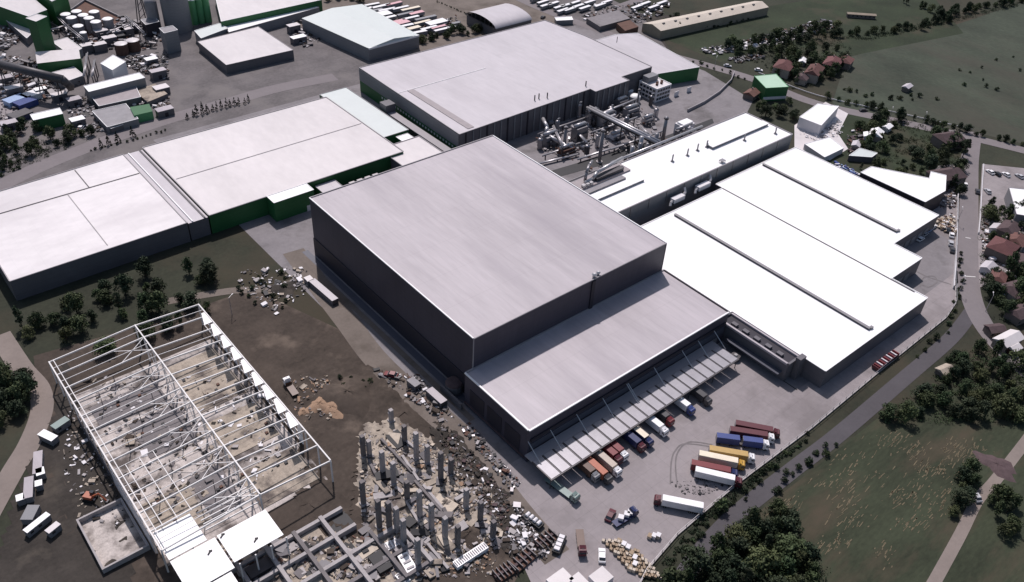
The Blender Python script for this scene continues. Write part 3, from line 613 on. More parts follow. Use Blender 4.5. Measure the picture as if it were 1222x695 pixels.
for i in range(n_): f.append((2*i,2*i+1,2*i+3,2*i+2))
part('roof', MB().add(v,f), 'roof_pale', bh, True); part('wall', MB().prism(rect(bx0+0.3,bx1-0.3,by0+0.3,by1-0.3),0,7,top=False), 'clad_mid', bh)
for i in range(1,n_): part('truss_bar', MB().bar((bx0-0.3,v[2*i][1],7),(bx0-0.3,v[2*i][1],v[2*i][2]-0.1),0.35), 'metal_dark', bh)
part('lattice_beam', MB().bar((bx0-0.5,by0,7),(bx0-0.5,by1,7),0.5), 'metal_dark', bh)
th = thing('tan_roof_hall', 'long low hall with cream roof and tan wall beside the meadow', 'hall', at(850,25))
tp = W([(774,22),(785,11),(905,-16),(912,4),(792,38)], 7); 
tp = [(478,386),(590,374),(592,389),(478,404)]
part('wall', MB().prism(tp,0,6.4,top=False), 'clad_tan', th)
ra, rb = (478,395),(591,381.5)
part('roof', MB().add([(*tp[0],6.4),(*tp[1],6.4),(*tp[2],6.4),(*tp[3],6.4),(*ra,8.6),(*rb,8.6)],[(0,1,5,4),(4,5,2,3)]), 'roof_tan', th)
part('gable', MB().add([(478,386,6.4),(478,404,6.4),(478,395,8.55)],[(0,2,1)]), 'clad_tan', th)
for k in range(9):
    x = 486+k*11.5; y = 395-(x-478)*0.119; part('roof_vent', MB().box(x,x+2.2,y-2.6,y-1.4,7.9,8.7), 'metal_dark', th)
pbox('white_bus_shelter', 'small white flat roof by the road junction behind the grey hall', 'shelter', [(662,21),(682,20),(684,24),(664,25)], 3.5, 'clad_grey', 'roof_white')
wh = pbox('workshop_yard_house', 'grey flat workshop among scrap beside the far junction', 'workshop', [(700,22),(738,12),(752,22),(716,32)], 4, 'clad_mid', 'apron', cop=None)
pbox('rusty_shed', 'rust red shed beside the scrap yard behind the grey hall', 'shed', [(736,28),(752,24),(762,32),(746,37)], 5, 'rust', 'rust', cop=None)

# ================================================================== PROCESS YARD (between the grey hall and the long hall)
def unit(name, label, cat, x, y): return thing(name, label, cat, (x,y,0))
def stack(px, py, h, r, label, m='steam_grey'):
    p = at(px,py); t = thing('exhaust_stack', label, 'stack', p)
    part('shaft', MB().cyl(p,(p.x,p.y,h),r,r*0.9,12), m, t, True); part('collar', MB().cyl((p.x,p.y,h-1.2),(p.x,p.y,h-0.4),r*1.3,r*1.3,12), 'metal_dark', t); part('footing', MB().cyl(p,(p.x,p.y,0.8),r*1.8,r*1.8,12), 'concrete', t)
stack(673,178,14,0.95,'grey exhaust stack beside the filter house in the process yard')
stack(715,194,20,1.0,'tall slim stack at the near edge of the process yard')
stack(790,172,17,1.1,'grey stack against the back of the long hall','metal')
stack(668,128,11,0.7,'thin stack standing close to the dark wall of the grey hall')
stack(760,128,12,0.7,'thin stack near the office block in the process yard')
for i, (px, py, sx, sy, h) in enumerate(((655,172,9,6,6),(690,168,8,5,9),(675,184,9,5,4),(722,150,10,6,7),(735,165,8,4,3),(752,138,9,5,5),(705,148,6,5,8),(772,148,6,4,4),(700,130,9,5,5),(740,130,7,5,6))):
    p = at(px,py); t = thing('filter_house', ('low grey','tall grey','squat rusty','long pale','small','boxy grey','narrow tall','compact','flat','upright')[i]+' filter machine with round ducts '+('at the left of the process yard','in the middle of the left machine cluster','at the front of the left machine cluster','in the centre of the process yard','in front of the central machine','behind the central machine','left of the central machine','near the loading lane','under the dark wall','beside the dark wall')[i], 'machine', (p.x,p.y,0))
    m = ('steam_grey','metal','rust','metal_bright','clad_white','steam_grey','metal','metal_bright','steam_grey','metal')[i]
    part('casing', MB().box(p.x-sx/2,p.x+sx/2,p.y-sy/2,p.y+sy/2,0.6,h), m, t)
    part('plinth', MB().box(p.x-sx/2-0.6,p.x+sx/2+0.6,p.y-sy/2-0.6,p.y+sy/2+0.6,0,0.58), 'concrete_dark', t)
    part('drum', MB().cyl((p.x-sx/2,p.y,h+1.1),(p.x+sx/2,p.y,h+1.1),1.1,1.1,12), 'metal_bright', t, True)
    part('hopper', MB().cyl((p.x-sx/4,p.y-sy/2-1.2,0.2),(p.x-sx/4,p.y-sy/2-1.2,h*0.7),0.9,0.9,10), 'metal_dark', t, True)
    part('elbow_duct', MB().tube([(p.x+sx/2,p.y,h+1.1),(p.x+sx/2+1.6,p.y-0.6,h+0.6),(p.x+sx/2+2.0,p.y-0.9,0.6)],0.6,8), 'metal', t, True)
    part('platform', MB().box(p.x-sx/2-0.8,p.x+sx/2+0.8,p.y-sy/2-0.9,p.y-sy/2-0.05,h*0.6,h*0.6+0.15), 'metal_dark', t)
p0 = [(648,142,9),(653,152,9),(651,160,6),(668,170,5),(684,178,3)]
t = thing('bent_duct', 'fat bent silver duct curling at the dark wall of the grey hall', 'duct', at(660,165)); part('pipe', MB().tube([at(*q) for q in p0],1.1,10), 'metal_bright', t, True); q = at(684,178); part('support', MB().box(q.x-0.4,q.x+0.4,q.y-0.4,q.y+0.4,0,3), 'metal_dark', t)
t = thing('duct_bridge', 'long silver duct bridge slanting across the process yard to the long hall', 'duct', at(740,160))
A, B = at(702,128,10), at(786,170,13)
for o in (-1.1,1.1): part('pipe', MB().cyl(A+Vector((o,0,0)),B+Vector((o,0,0)),0.85,0.85,10), 'metal_bright', t, True)
part('walkway', MB().bar(A+Vector((0,0,-1.4)),B+Vector((0,0,-1.4)),3.4,0.3), 'metal_dark', t)
for k in range(5): q = A.lerp(B,0.1+0.2*k); part('trestle', MB().bar((q.x,q.y,0),(q.x,q.y,q.z-1.6),0.6), 'metal_dark', t)
t = thing('roof_edge_duct', 'long pale duct running along the back edge of the long hall roof', 'duct', (330,257,15))
part('pipe', MB().cyl((296,257.6,16.2),(368,257.6,16.2),0.75,0.75,10), 'metal_bright', t, True)
for k in range(10): part('saddle', MB().box(299+k*7.4,299.5+k*7.4,256.6,258.4,13.5,15.5), 'metal_dark', t)
t = thing('roof_scrubber', 'silver scrubber ducts with elbow standing on the dark roof plinth of the long hall', 'scrubber', (275,251,15.8))
part('main_duct', MB().tube([(270,250,17),(276,250.5,17),(279,251,19.5),(300,254,19.5)],0.9,10), 'metal_bright', t, True)
part('elbow', MB().tube([(272,252,16.5),(272.5,252,21),(276,254,23),(280,256,23)],0.8,10), 'metal', t, True)
part('skid', MB().box(277,296,248.6,251.8,15.82,17.6), 'metal_dark', t)
for k in range(3): part('fan_box', MB().box(267.2+k*2.4,269+k*2.4,247.8,249.6,15.82,17.2), 'metal_bright', t)
t = thing('dust_collector', 'cluster of upright silver cyclones beside the long hall', 'cyclones', at(755,200))
q = at(752,196)
for k in range(6): part('cyclone', MB().cyl((q.x+k*3.2,q.y-(k%2)*2.4,1),(q.x+k*3.2,q.y-(k%2)*2.4,11+(k%3)*2),1.2,1.2,10), 'metal' if k % 2 else 'metal_bright', t, True)
part('frame', MB().box(q.x-1.5,q.x+17.5,q.y-3.4,q.y+1.2,3.6,4.2), 'metal_dark', t)
t = thing('gas_cooler', 'ribbed silver cooler stack near the loading lane right of the yard', 'cooler', at(812,170)); q = at(806,170)
for k in range(5): part('fin_bank', MB().box(q.x+k*2.4,q.x+1.9+k*2.4,q.y-2,q.y+2,0.5,7+k%2), 'clad_white' if k > 2 else 'metal', t)
part('header', MB().cyl((q.x-1,q.y,8.6),(q.x+12,q.y,8.6),0.8,0.8,10), 'metal_bright', t, True)
q = at(815,160); t = thing('tent_cover', 'white tented cover beside the back edge of the long hall', 'cover', (q.x,q.y,0)); part('cover', MB().prism(rect(q.x-5,q.x+5,q.y-3.4,q.y+3.4),0,7,bottom=True), 'clad_white', t); part('cap', MB().prism(rect(q.x-4.2,q.x+4.2,q.y-2.4,q.y+2.4),7,8), 'roof_white', t)
t = thing('gas_tank', 'white domed gas tank in front of the office block', 'tank', at(757,122)); q = at(757,122); part('shell', MB().cyl(q,(q.x,q.y,4),3.4,3.4,16,False), 'clad_white', t, True); part('cap', MB().dome((q.x,q.y,4),3.45,1.3,16), 'roof_white', t, True)
t = thing('gas_tank', 'smaller white domed tank left of the office block', 'tank', at(750,113)); q = at(750,113); part('shell', MB().cyl(q,(q.x,q.y,3),2.8,2.8,16,False), 'clad_white', t, True); part('cap', MB().dome((q.x,q.y,3),2.85,1.1,16), 'roof_white', t, True)
PIPE_RUNS = [((642,160,4),(700,140,4)),((648,186,3),(706,166,3)),((690,190,2),(752,170,2)),((706,158,5),(760,140,5)),((730,178,3),(792,156,3)),((716,136,6),(760,118,6)),((660,150,7),(672,176,7)),((682,150,6),(700,170,6)),((742,146,4),(760,164,4)),((762,150,3),(776,162,3)),((800,176,4),(830,158,4)),((640,196,1.5),(690,184,1.5))]
for i, (a, b) in enumerate(PIPE_RUNS):
    A, B = at(*a), at(*b); t = thing('pipe_run', 'raised grey pipe run weaving between the machines of the process yard', 'pipes', (A.x,A.y,0), group='pipe runs in the process yard')
    for o in (-0.7,0.0,0.7): part('pipe', MB().cyl(A+Vector((o,o*0.3,0)),B+Vector((o,o*0.3,0)),0.28+0.1*(i%3),0.28+0.1*(i%3),8), ('metal','metal_bright','steam_grey')[(i+int(o*2))%3], t, True)
    for k in (0.05,0.5,0.95): q = A.lerp(B,k); part('post', MB().box(q.x-0.25,q.x+0.25,q.y-0.25,q.y+0.25,0,q.z-0.3), 'metal_dark', t)
for i, (px,py,rr,hh) in enumerate(((644,178,1.6,6),(664,162,1.3,9),(700,184,1.5,5),(712,176,1.2,7),(728,140,1.8,6),(746,156,1.4,8),(764,172,1.3,6),(782,140,1.5,5),(690,142,1.4,9),(652,130,1.3,7),(776,126,1.2,6),(735,120,1.6,7))):
    p = at(px,py); t = thing('process_vessel', 'upright grey process vessel among the machines of the process yard', 'vessel', p, group='vessels in the process yard')
    part('shell', MB().cyl(p,(p.x,p.y,hh),rr,rr,12,False), ('metal','steam_grey','metal_dark','metal_bright')[i%4], t, True); part('cap', MB().dome((p.x,p.y,hh),rr*1.02,rr*0.6,12), 'metal', t, True); part('outlet', MB().tube([(p.x,p.y,hh+rr*0.5),(p.x,p.y,hh+1.8),(p.x+1.4,p.y-0.4,hh+1.8)],0.25,6), 'metal_bright', t, True)
SHEDS = [((16,104),9,5,5,'roof_cream'),((6,92),7,5,4,'roof_grey'),((48,106),6,4,4,'roof_white'),((88,118),7,5,4,'roof_grey'),((188,84),9,5,5,'roof_grey'),((192,104),8,6,4,'roof_cream'),((140,114),5,4,3,'roof_white'),((180,70),7,5,4,'roof_white'),((10,146),8,5,4,'roof_grey'),((92,142),7,5,4,'roof_white'),((356,44),10,5,4,'roof_white'),((350,30),8,5,5,'roof_cream'),((196,130),9,5,4,'roof_grey'),((70,112),8,4,4,'roof_cream')]
for i, ((px,py),L,w,h,m) in enumerate(SHEDS):
    q = at(px,py,h); t = thing('plant_shed', 'small flat pale roofed shed scattered through the plant yards at the left', 'shed', (q.x,q.y,0), 0.0, 'sheds scattered through the plant yards')
    part('wall', MB().box(q.x-L/2,q.x+L/2,q.y-w/2,q.y+w/2,0,h), 'clad_mid', t); part('roof', MB().box(q.x-L/2-0.2,q.x+L/2+0.2,q.y-w/2-0.2,q.y+w/2+0.2,h+0.02,h+0.25), m, t); part('door', MB().box(q.x-1,q.x+1,q.y-w/2-0.1,q.y-w/2-0.02,0,2.6), 'clad_darker', t)
sheet('pale_plant_yard', W([(-30,120),(22,118),(30,140),(14,172),(-30,180)]), 0.06, 'yard')
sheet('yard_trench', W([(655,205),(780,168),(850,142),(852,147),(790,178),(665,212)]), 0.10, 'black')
hall('low_plant_room', 'low dark plant room along the back of the long hall', 'building', rect(262,300,262,270), 5, 'clad_darker', 'clad_darker', cop=('metal',), cw=0.3, ch=0.2)
# ================================================================== CLUTTER nobody could count: one object per heap
LANE_PTS = [at(*q) for q in ((1208,548),(1184,578),(1175,588),(1166,598),(1156,618),(1146,638))]
def blocked(p):                                                        # keep plants off the perimeter road, the trailer strip and the field lane
    return (p[1] > 328 and p[0] < 226 and p[1] < 420) or (200 < p[0] < 345 and 77 < p[1] < 101) or (125 < p[0] < 200 and 78 < p[1] < 87) or any((p[0]-q.x)**2+(p[1]-q.y)**2 < 16 for q in LANE_PTS)
def rnd_in(poly):
    xs = [p[0] for p in poly]; ys = [p[1] for p in poly]
    while True:
        p = (random.uniform(min(xs),max(xs)), random.uniform(min(ys),max(ys)))
        if inside(p, poly): return p
def heap(name, label, cat, px_poly, n, size, mats, zmax=1.2, flat=0.5):
    n = int(n*1.5)
    poly = W(px_poly); mb = MB(); idx = []
    for _ in range(n):
        x, y = rnd_in(poly); s = size*0.62*random.uniform(0.35,1.7)*(1 if random.random() < 0.85 else 1.8)
        w = s*random.uniform(0.15,0.9); h = s*random.uniform(0.2,0.9)*flat
        mb.obox((x,y), s, w, h, random.uniform(0,3.14), random.uniform(0,zmax)*random.random(), random.gauss(0,0.18))
        idx += [random.randrange(len(mats))]*6
    me = bpy.data.meshes.new(name); me.from_pydata(mb.v, [], mb.f)
    for m in mats: me.materials.append(MATS[m] if m in MATS else paint(m))
    me.polygons.foreach_set('material_index', idx); me.update()
    o = bpy.data.objects.new(name, me); C.objects.link(o); return tag(o, label, cat, kind='stuff')
SC = ['metal','rust','clad_white','metal_dark','concrete_dark','black','steam_grey','metal_dark','clad_mid','soil']
heap('scrap_heap','long scatter of pale scrap along the meadow edge','scrap',[(832,60),(880,52),(930,38),(985,24),(1000,32),(950,48),(900,60),(850,66)],420,2.4,SC+['clad_white','clad_white'],1.6)
heap('scrap_heap','scrap strewn beside the far main road','scrap',[(866,70),(905,66),(912,70),(880,77)],70,2.2,SC,1.4)
heap('scrap_heap','mixed scrap in the yard by the far junction','scrap',[(690,20),(740,6),(800,4),(790,18),(750,32),(712,34)],200,2.6,SC,2)
heap('scrap_heap','scrap and crates packed along the side yard wall','scrap',[(1124,200),(1142,198),(1140,250),(1122,250)],150,1.8,SC+['timber'],2)
heap('scrap_heap','orange and white bales heaped in the side yard corner','scrap',[(1116,262),(1138,258),(1140,282),(1120,276)],110,1.8,['timber_pale','clad_white','timber','rust'],2.4)
heap('blue_drums','blue drums and crates beside the wedge building','drums',[(996,196),(1016,202),(1026,212),(1008,212)],70,1.8,['pale_blue','blue','clad_white'],1.8)
heap('plant_clutter','cluttered machinery and pallets in the left plant yard','clutter',[(0,66),(60,76),(100,100),(60,120),(0,126)],320,2.6,SC,3)
heap('plant_clutter','parked pallets and parts behind the long white shed','clutter',[(150,70),(200,66),(202,96),(172,88),(150,80)],230,2.2,SC+['black','black'],2.5)
heap('plant_clutter','loose stores along the left edge of the plant','clutter',[(0,34),(16,30),(24,50),(4,62),(0,60)],90,2.6,SC,2)
heap('plant_clutter','pipes and steel among the tanks and pipe racks','clutter',[(64,38),(110,30),(150,22),(200,44),(180,60),(96,60)],260,2.8,['metal_dark','metal_dark','rust','steam_grey','metal','clad_white','black'],4)
heap('plant_clutter','stacked goods between road and plant','clutter',[(80,128),(112,124),(125,158),(98,166)],60,2.2,SC,2)
heap('yard_clutter','stacked goods in the yard behind the grey hall','clutter',[(500,30),(545,20),(550,32),(512,48)],80,2.4,SC,1.6)
heap('process_clutter','pipework and fittings strewn around the process yard machines','clutter',[(636,178),(690,196),(760,180),(790,150),(760,128),(700,130),(650,150)],240,2.0,['metal','metal_bright','metal_dark','rust','steam_grey','concrete'],3.5)
heap('process_clutter','fittings and valves along the back of the long hall','clutter',[(700,205),(760,190),(820,158),(832,165),(770,200),(712,214)],140,1.8,['metal','metal_bright','metal_dark','rust'],4)
heap('builders_rubble','broken concrete and boards on the sand bed','rubble',[(432,520),(500,515),(590,600),(600,650),(560,690),(450,690),(430,600)],620,1.6,['concrete','concrete_dark','sand','soil','concrete_dark','timber_pale','black','orange_sand','metal_dark','sand'],0.9,0.4)
heap('builders_rubble','dark rubbish strip between building site and lane','rubble',[(520,500),(545,520),(585,565),(640,640),(610,660),(570,590),(530,545)],560,1.1,['black','metal_dark','rust','concrete_dark','soil','mud','soil','tile_dark','mud','soil','tile_dark','black','mud','clad_white'],1.0,0.5)
heap('builders_rubble','white scraps and boards beside the truck yard edge','rubble',[(618,600),(640,635),(665,650),(650,668),(600,660)],170,1.5,['clad_white','metal','concrete','black','metal_dark','soil','concrete_dark'],1.2)
heap('builders_rubble','grey waste along the wall of the dock warehouse','rubble',[(545,505),(560,505),(622,578),(610,590)],110,1.4,['metal_dark','clad_blue','rust','metal','black'],1.0)
heap('builders_rubble','boards and broken slabs among the concrete beams','rubble',[(260,650),(420,640),(500,650),(520,690),(240,690)],420,1.8,['concrete','concrete_dark','sand','soil','concrete_dark','timber_pale','black','rust'],1.0,0.4)
heap('builders_rubble','site waste on the dirt beside the steel frame','rubble',[(350,450),(400,448),(400,500),(352,505)],90,1.4,['orange_sand','sand','concrete_dark'],0.8)
heap('builders_rubble','litter and planks on the mud yard','rubble',[(85,470),(140,580),(160,632),(95,620),(70,540)],150,1.2,['concrete','mud','sand','clad_white','metal_dark'],0.4)
heap('builders_rubble','rubble inside the white steel frame','rubble',[(100,450),(310,450),(345,505),(330,560),(250,620),(160,600)],420,1.6,['concrete','concrete_dark','sand','black','clad_white','soil','concrete_dark','mud'],0.7,0.3)
heap('builders_rubble','loose stones and tyres on the scrub beside the tall warehouse','rubble',[(290,322),(370,318),(365,350),(330,376),(280,340)],130,1.5,['concrete','clad_white','black','metal_dark','sand'],0.8)
heap('builders_rubble','parts and pipes along the foot of the tall warehouse lane','rubble',[(440,440),(500,448),(545,500),(528,505),(480,470)],130,1.5,['metal_dark','metal_dark','concrete_dark','clad_mid','clad_white','rust','black','soil'],1.0)
heap('yard_litter','gravel and crumbs on the truck yard by the fence','litter',[(800,575),(870,572),(850,592),(815,590)],90,0.7,['concrete_dark','black'],0.1)

heap('builders_rubble','pale dusty chips heaped thickly between the precast columns','rubble',[(436,520),(500,515),(560,575),(596,625),(560,660),(440,650),(430,580)],1100,0.75,['sand','concrete','sand','timber_pale','concrete_dark','rubble_white'],0.7,0.5)
heap('formwork','large formwork boards and shutters leaning among the precast columns','formwork',[(434,525),(500,525),(575,600),(585,640),(520,690),(450,690),(430,610)],120,4.2,['timber_pale','concrete','concrete_dark','black','sand','clad_mid','metal_dark'],1.2,0.25)
heap('formwork','dark and pale boards stacked between the concrete ground beams','formwork',[(270,655),(420,642),(480,660),(470,690),(250,690)],80,4.0,['timber_pale','concrete','black','metal_dark','clad_mid'],1.0,0.25)
heap('builders_rubble','fine gravel and chips over the sand bed','rubble',[(432,515),(480,505),(560,565),(600,615),(590,690),(430,690)],900,0.9,['concrete','sand','concrete_dark','black','soil','orange_sand'],0.4,0.4)
heap('plant_clutter','rows of small stores on the pale yard left of the gate house','clutter',[(0,128),(24,126),(34,150),(20,172),(0,176)],90,2.0,SC,1.2)
heap('plant_clutter','scattered stock behind the grey low building','clutter',[(80,118),(160,112),(205,118),(205,130),(150,128),(100,132)],150,2.2,SC,1.8)
heap('plant_clutter','equipment packed in front of the cream flat roofed hall','clutter',[(340,30),(362,24),(384,50),(362,58)],80,2.4,SC+['clad_white'],1.6)
heap('forecourt_clutter','white bags and crates on the pale forecourt','clutter',[(950,160),(985,152),(1004,142),(1005,162),(975,170)],60,1.8,['clad_white','metal','clad_white','concrete'],1.6)
heap('garden_clutter','sheds and junk in the gardens below the main road','clutter',[(1012,160),(1030,152),(1034,178),(1010,185)],70,1.8,['clad_white','rust','metal_dark','tile_dark','plaster'],1.4)
heap('garden_clutter','yard junk around the cottages at the right edge','clutter',[(1172,310),(1222,300),(1222,340),(1185,345)],80,1.6,['clad_white','metal_dark','plaster','rust','black','soil'],1.2)
heap('garden_clutter','junk around the red roofed house by the side road','clutter',[(1172,270),(1186,268),(1186,308),(1172,308)],60,1.6,['clad_white','metal','plaster','rust','black'],1.2)
# mounds of earth
def mound(px, py, r, h, m, label, ry=None):
    p = at(px,py); t = MB(); n, k = 22, 6; ry = ry or r
    for j in range(k+1):
        f = j/k
        for i in range(n):
            a = 2*math.pi*i/n; rr = (1-f)*(1+0.22*math.sin(3*a+px)+0.12*math.sin(7*a+py)); z = h*math.sin(f*1.57)*(1+0.15*math.sin(5*a+j))
            t.v.append((p.x+r*rr*math.cos(a)+random.gauss(0,0.1), p.y+ry*rr*math.sin(a)+random.gauss(0,0.1), z if j else -0.1))
    for j in range(k):
        for i in range(n): t.f.append((j*n+i, j*n+(i+1)%n, (j+1)*n+(i+1)%n, (j+1)*n+i))
    o = part('earth_mound', t, m, None, True); return tag(o, label, 'mound')
mound(415,472,11,2.6,'soil','broad dark earth mound beside the building site track')
mound(382,484,4.5,1.6,'orange_sand','orange sand heap beside the dirt track')
mound(396,488,4,1.3,'orange_sand','paler orange sand heap at the track bend',6)
mound(362,492,2.2,0.9,'orange_sand','small orange sand heap near the steel frame')
mound(560,640,5,1.6,'soil','brown spoil heap among the precast columns')
mound(532,602,3.5,1.4,'sand','yellow sand heap among the precast columns')
mound(1190,556,5,0.8,'tile_dark','low dark red earth patch beside the field lane',8)
mound(340,345,6,1.2,'mud','grassy hump left of the tall warehouse')

# ================================================================== BUILDING SITE
# white steel frame
FX0, FX1, FX2, FY0, FY1 = 27.2, 58.8, 83.8, 176.0, 278.0
sf = thing('steel_frame_building', 'unfinished hall of white steel rafters and columns on the building site', 'steel frame', ((FX0+FX1)/2,225,0))
ys = [FY0+k*8.5 for k in range(13)]
for i, y in enumerate(ys):
    for x in (FX0,FX1,FX2): part('column', MB().box(x-0.22,x+0.22,y-0.22,y+0.22,0.1,10.6 if x != FX1 else 12.2), 'steel_white', sf)
    part('rafter', MB().bar((FX0,y,10.6),(FX1,y,12.2),0.34,0.55), 'steel_white', sf); part('rafter', MB().bar((FX1,y,12.2),(FX2,y,10.6),0.34,0.55), 'steel_white', sf)
for k in range(12):
    y = ys[k]+4.2
    part('purlin', MB().bar((FX0,y,10.8),(FX1,y,12.35),0.16,0.2), 'steel_white', sf)
    if k % 2: part('purlin', MB().bar((FX1,y,12.35),(FX2,y,10.8),0.16,0.2), 'steel_white', sf)
for k in range(11):
    part('floor_post', MB().box(36+(k%3)*7.5,36.25+(k%3)*7.5,ys[k]+2,ys[k]+2.25,0.3,6.5+(k%2)*2), 'concrete_dark', sf)
for x, z in ((FX0,10.9),(FX1,12.55),(FX2,10.9)):
    part('eaves_beam', MB().bar((x,FY0,z),(x,FY1,z),0.42,0.42), 'steel_white', sf)
part('eaves_beam', MB().bar((FX0+1.5,FY0,10.9),(FX0+1.5,FY1,10.9),0.25,0.3), 'steel_white', sf)
for k, x in enumerate((31,35.5,40)):
    part('purlin', MB().bar((x,FY0+8,10.95+k*0.2),(x,214,10.95+k*0.2),0.22,0.22), 'steel_white', sf)
for k in range(0,12,2):
    y = ys[k]; part('bracing', MB().bar((FX1-0.1,y,0.3),(FX1-0.1,y+8.5,12),0.22).bar((FX1-0.1,y+8.5,0.3),(FX1-0.1,y,12),0.22), 'steel_white', sf)
    part('bracing', MB().bar((47,y,11.4),(FX1,y+8.5,12.1),0.2).bar((FX1,y,12.1),(47,y+8.5,11.4),0.2), 'steel_white', sf)
for k in range(14):
    y = 196+k*5.8; part('side_girt', MB().bar((FX2+0.1,y,1),(FX2+0.1,y+5.6,1),0.2), 'steel_white', sf); part('side_girt', MB().bar((FX2+0.1,y,5),(FX2+0.1,y+5.6,5),0.2), 'steel_white', sf)
for k in range(9):
    y = 196+k*8.5; part('wall_panel', MB().box(FX2+0.3,FX2+0.42,y+0.3,y+3.6,0.4,10.4), 'roof_white', sf); part('wall_panel', MB().prism([(FX2-3.6,y+0.3),(FX2-0.4,y+0.3),(FX2-0.4,y+7.6),(FX2-1.6,y+7.6)],11.05,11.15,bottom=True), 'roof_white', sf)
for k in range(8):
    y = 184+k*8.5; part('wall_panel', MB().box(FX0-0.5,FX0-0.38,y+0.3,y+8.2,0.4,10.2 if k < 4 else 5.0), 'clad_white' if k < 4 else 'clad_blue', sf)
for i, (x0, x1, y0, y1) in enumerate(((27.8,39.4,172.4,184.6),(27.8,41.6,158.5,171.8),(42.3,58.2,160.2,172.0),(27.8,40.2,145,157.9))):
    part('roof_panel', MB().box(x0,x1,y0,y1,9.4,9.6), 'roof_white', sf)
part('roof_joist', MB().bar((40.6,176,9.4),(58,176,9.4),0.3,0.4), 'steel_white', sf)
for k in range(4): part('roof_joist', MB().bar((41,178.5+k*1.7,9.3),(60,178.5+k*1.7,9.3),0.3,0.4), 'steel_white', sf)
for k in range(7): part('column', MB().box(28.2+k*5,28.6+k*5,158.8,159.2,0,9.38), 'steel_white', sf)
for i, (px, py) in enumerate(((305,645),(265,640),(250,660))):
    q = at(px,py,9.6); o = thing('tool_pile', ('coil of dark cable','folded dark sheet','pair of dark tools')[i]+' left lying on the white roof panels', 'tools', (q.x,q.y,9.6)); part('bundle', MB().obox(q.xy,1.6,0.4,0.3,0.6,9.61).obox((q.x+0.5,q.y+0.4),1.0,0.6,0.2,-0.4,9.61), 'black', o)
# floor slabs inside the frame
for i, (x0,x1,y0,y1) in enumerate(((30,45,186,205),(46,57,186,206),(60,81,180,198),(40,57,222,242),(61,80,206,226),(32,56,246,258),(62,81,232,262))):
    t = thing('floor_slab', 'bare concrete floor slab '+('under the near left rafters','beside the ridge column near the white roof','at the near right corner of the frame','in the middle of the frame','along the right side of the frame','under the far left rafters','at the far right of the frame')[i], 'slab', ((x0+x1)/2,(y0+y1)/2,0))
    part('slab', MB().box(x0,x1,y0,y1,0.05,0.30), 'concrete_dark' if i % 2 else 'sand', t)
    for k in range(5): q = (random.uniform(x0+1,x1-1),random.uniform(y0+1,y1-1)); part('anchor_block', MB().box(q[0]-0.5,q[0]+0.5,q[1]-0.5,q[1]+0.5,0.31,0.8), 'rust' if k % 2 else 'black', t)
# walled pit
t = thing('concrete_basin', 'square concrete basin with pale floor beside the steel frame', 'basin', (18,200,0))
part('floor', MB().box(12.6,25.6,188,209.5,0.05,0.22), 'rubble_white', t)
for a in ((12,12.6,187,210),(25.6,26.2,187,210)): part('wall', MB().box(a[0],a[1],a[2],a[3],0,2.2), 'concrete', t)
for a in ((12.62,25.58,187,187.6),(12.62,25.58,209.4,210)): part('wall', MB().box(a[0],a[1],a[2],a[3],0,2.2), 'concrete', t)
# concrete ground beams at the bottom
t = thing('ground_beam_grid', 'grey concrete ground beams forming square pits at the bottom of the site', 'concrete frame', (66,146,0))
for y in (130,138.5,147,155.5,164): part('beam', MB().box(40 if y > 150 else 56,92 if y < 150 else 80,y-0.6,y+0.6,0.05,1.9+0.3*(int(y)%2)), 'concrete' if y > 140 else 'concrete_dark', t)
for x in (44,53.5,63,72.5,82,91):
    part('beam', MB().box(x-0.6,x+0.6,129.2 if x > 60 else 148,164.8 if x < 80 else 150,0.05,2.4+0.2*(int(x)%3)), 'concrete_dark' if x in (63,82) else 'concrete', t)
for k, (x, y) in enumerate(((48,160),(58,160),(67,151),(77,143),(86,151),(77,160),(67,160))): part('pit_floor', MB().box(x-3.6,x+3.6,y-3.2,y+3.2,0.06,0.16), 'black' if k % 2 else 'sand', t)
# precast columns
COLS = [((467,489),(467,503),0),((495,517),(497,548),0),((510,532),(510,553),0),((440,526),(441,544),0),((455,539),(457,566),0),((469,552),(470,577),0),((525,540),(526,572),1),((537,548),(538,566),1),
        ((499,586),(501,618),0),((515,602),(515,632),0),((484,575),(486,596),1),((556,584),(556,606),0),((573,599),(573,622),1),((449,594),(453,630),1),((461,598),(465,632),1),((468,606),(474,634),0),((431,575),(434,602),1),
        ((497,642),(499,676),0),((432,520),(434,545),1),((482,508),(483,528),1),((545,628),(546,652),1),((530,618),(531,645),0),((480,620),(482,648),0),((588,622),(588,642),1)]
for (tp_, bt, dk) in COLS:
    p = at(*bt); zs = min(((abs((rt.dot(Vector((p.x,p.y,z-CAM_H))))*0+CY+F_PX*dn.dot(Vector((p.x,p.y,z-CAM_H)))/fw.dot(Vector((p.x,p.y,z-CAM_H)))-tp_[1]), z) for z in [q*0.25 for q in range(8,56)]))[1]
    t = thing('precast_column', 'upright grey precast concrete column standing on the sandy building site', 'column', p, group='precast columns on the building site')
    m = 'concrete_dark' if dk else 'concrete'
    part('shaft', MB().box(p.x-0.7,p.x+0.7,p.y-0.7,p.y+0.7,0,zs), m, t); part('corbel', MB().box(p.x-1.1,p.x-0.71,p.y-0.45,p.y+0.45,zs*0.72,zs*0.8), m, t); part('footing', MB().box(p.x-1.1,p.x+1.1,p.y-1.1,p.y+1.1,0,0.7), 'concrete', t)
BEAMS = [((455,525),(492,565)),((480,545),(500,575)),((470,515),(500,540)),((495,575),(540,625)),((505,580),(530,610)),((485,600),(500,625)),((465,600),(480,630)),((520,640),(545,672)),((470,655),(500,688)),((440,550),(452,575)),((510,650),(535,680)),((475,645),(492,665))]
